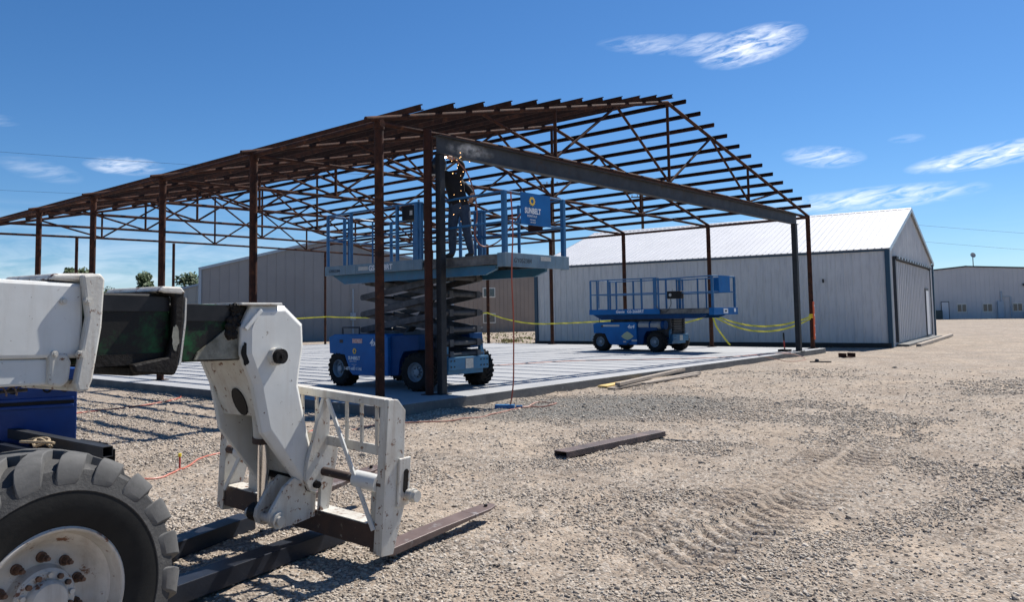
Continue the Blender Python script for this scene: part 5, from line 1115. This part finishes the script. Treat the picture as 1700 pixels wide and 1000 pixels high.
# utility poles and wires
def upole(x, y, top, lb):
    r_ = root('utility_pole', (x, y, -.2), lb, 'utility pole', 'timber utility poles behind the hangar')
    m = MB(); m.cyl((x, y, -.2), (x, y, top), .19, 12, .13); m.build('pole', 'wood_pole', r_, True)
    a = Vector((R_.x, R_.y, 0)).normalized(); m = MB(); m.bar(Vector((x, y, top-.35))-a*1.1, Vector((x, y, top-.35))+a*1.1, .11, .11); cr = m.build('crossarm', 'wood_pole', r_)
    for t in (-1.0, -.45, .45, 1.0):
        m = MB(); p = Vector((x, y, top-.29))+a*t; m.cyl(p, p+Vector((0, 0, .18)), .05, 8); m.build('insulator', 'tank', cr, True)
    return r_
upole(47.0, 32.8, 13.0, 'timber utility pole with crossarm seen through the trusses above the raised platform'); upole(60.8, 32.05, 13.2, 'timber utility pole rising behind the middle of the hangar roof')
def wire(a, c_, s_, lb, r_=.022):
    m = MB(); m.tube(sag(a, c_, s_, 24), r_, 5); o = m.build('power_line', 'wire', None, True); tag(o, lb, 'power line')
wire((47.0, 32.8, 12.8), tuple(viewpt(-420, 217, 75)), .5, 'upper thin power line crossing the left of the sky', .012)
wire((60.8, 32.05, 12.4), tuple(viewpt(-420, 290, 85)), 1.0, 'lower thin power line above the left end of the trusses', .012)
wire((60.8, 32.05, 12.9), tuple(viewpt(1900, 399, 95)), .5, 'upper thin power line above the far workshop at right', .012)
wire((60.8, 32.05, 11.2), tuple(viewpt(1900, 428, 100)), .4, 'lower thin power line passing behind the hangar gable', .012)

# ------------------------------------------------------------------ trees and weeds
def tree(x, y, h, w_, lb, leaf='leaf', n=1500, seed=1, low=.25, group='dark trees behind the site'):
    rg = random.Random(seed); z0 = -.3
    r_ = root('tree', (x, y, z0), lb, 'tree', group)
    m = MB(); m.tube([(x, y, z0), (x+.1, y, z0+h*.3), (x, y+.1, z0+h*.6)], h*.028, 8)
    for k in range(5):
        a = rg.random()*6.28; m.tube([(x, y, z0+h*(.25+.07*k)), (x+math.cos(a)*w_*.25, y+math.sin(a)*w_*.25, z0+h*(.45+.08*k))], h*.012, 6)
    m.build('trunk', 'bark', r_, True)
    blobs = [(x+rg.gauss(0, w_*.23), y+rg.gauss(0, w_*.23), z0+h*(low+.15+(.78-low)*rg.random()), w_*rg.uniform(.13, .24)) for _ in range(13)]
    m = MB(); vs = []; fs = []
    for i in range(n):
        bx, by, bz, br = blobs[rg.randrange(len(blobs))]; d = Vector((rg.gauss(0, 1), rg.gauss(0, 1), rg.gauss(0, .8))).normalized()*br*rg.uniform(.15, 1.15)
        c_ = Vector((bx, by, bz))+d; s_ = h*.027*rg.uniform(.6, 1.5); a = Vector((rg.gauss(0, 1), rg.gauss(0, 1), rg.gauss(0, 1))).normalized(); b2 = a.orthogonal().normalized()
        k = len(vs); vs += [c_-a*s_, c_+b2*s_*.7, c_+a*s_, c_-b2*s_*.7]; fs.append((k, k+1, k+2, k+3))
    m.add(vs, fs); 
    off = OFF[r_.name]; me = bpy.data.meshes.new('crown'); me.from_pydata([tuple(Vector(v)-off) for v in m.v], [], m.f); me.materials.append(MT[leaf]); o = bpy.data.objects.new('crown', me); col.objects.link(o); o.parent = r_
def tv(px, d): p = viewpt(px, 530, d); return p.x, p.y
for i, (px, d, h, w_, lf, lb) in enumerate([(243, 108, 6.3, 3.2, 'leaf', 'round dark tree behind the third near post'), (312, 112, 6.4, 4.2, 'leaf', 'dark tree at the left corner of the grey warehouse'), (118, 120, 7.6, 3.6, 'leaf', 'taller dark tree above the white boom'),
        (68, 120, 6.4, 3.2, 'leaf_dry', 'dusty thin tree above the left end of the boom'), (168, 125, 5.0, 3.4, 'leaf', 'low dark tree just right of the white boom collar'), (205, 125, 4.7, 3.6, 'leaf_dry', 'low dusty tree between two near posts'), (226, 118, 4.5, 3.0, 'leaf', 'lowest dark shrub at foot of the round tree')]):
    x, y = tv(px, d); tree(x, y, h*1.3, w_*1.15, lb, lf, 3400, 20+i)
m = MB(); rg = random.Random(5); vs = []; fs = []
for i in range(130):
    t = rg.random(); px = rg.uniform(770, 905); d = rg.uniform(38, 60); p = viewpt(px, 560, d)
    if rg.random() < .3: p = viewpt(rg.uniform(835, 860), 560, rg.uniform(40, 44))
    hh = rg.uniform(.05, .17)
    for k in range(5):
        a = rg.random()*6.28; q = Vector((p.x+rg.gauss(0, .15), p.y+rg.gauss(0, .15), -.16)); n_ = len(vs); e = Vector((math.cos(a), math.sin(a), 0))
        vs += [q-e*.05, q+e*.05, q+Vector((rg.gauss(0, .08), rg.gauss(0, .08), hh))]; fs.append((n_, n_+1, n_+2))
m.add(vs, fs); o = m.build('weeds', 'weed', None); tag(o, 'scattered dry weeds along the brown building', 'weeds', None, 'stuff')
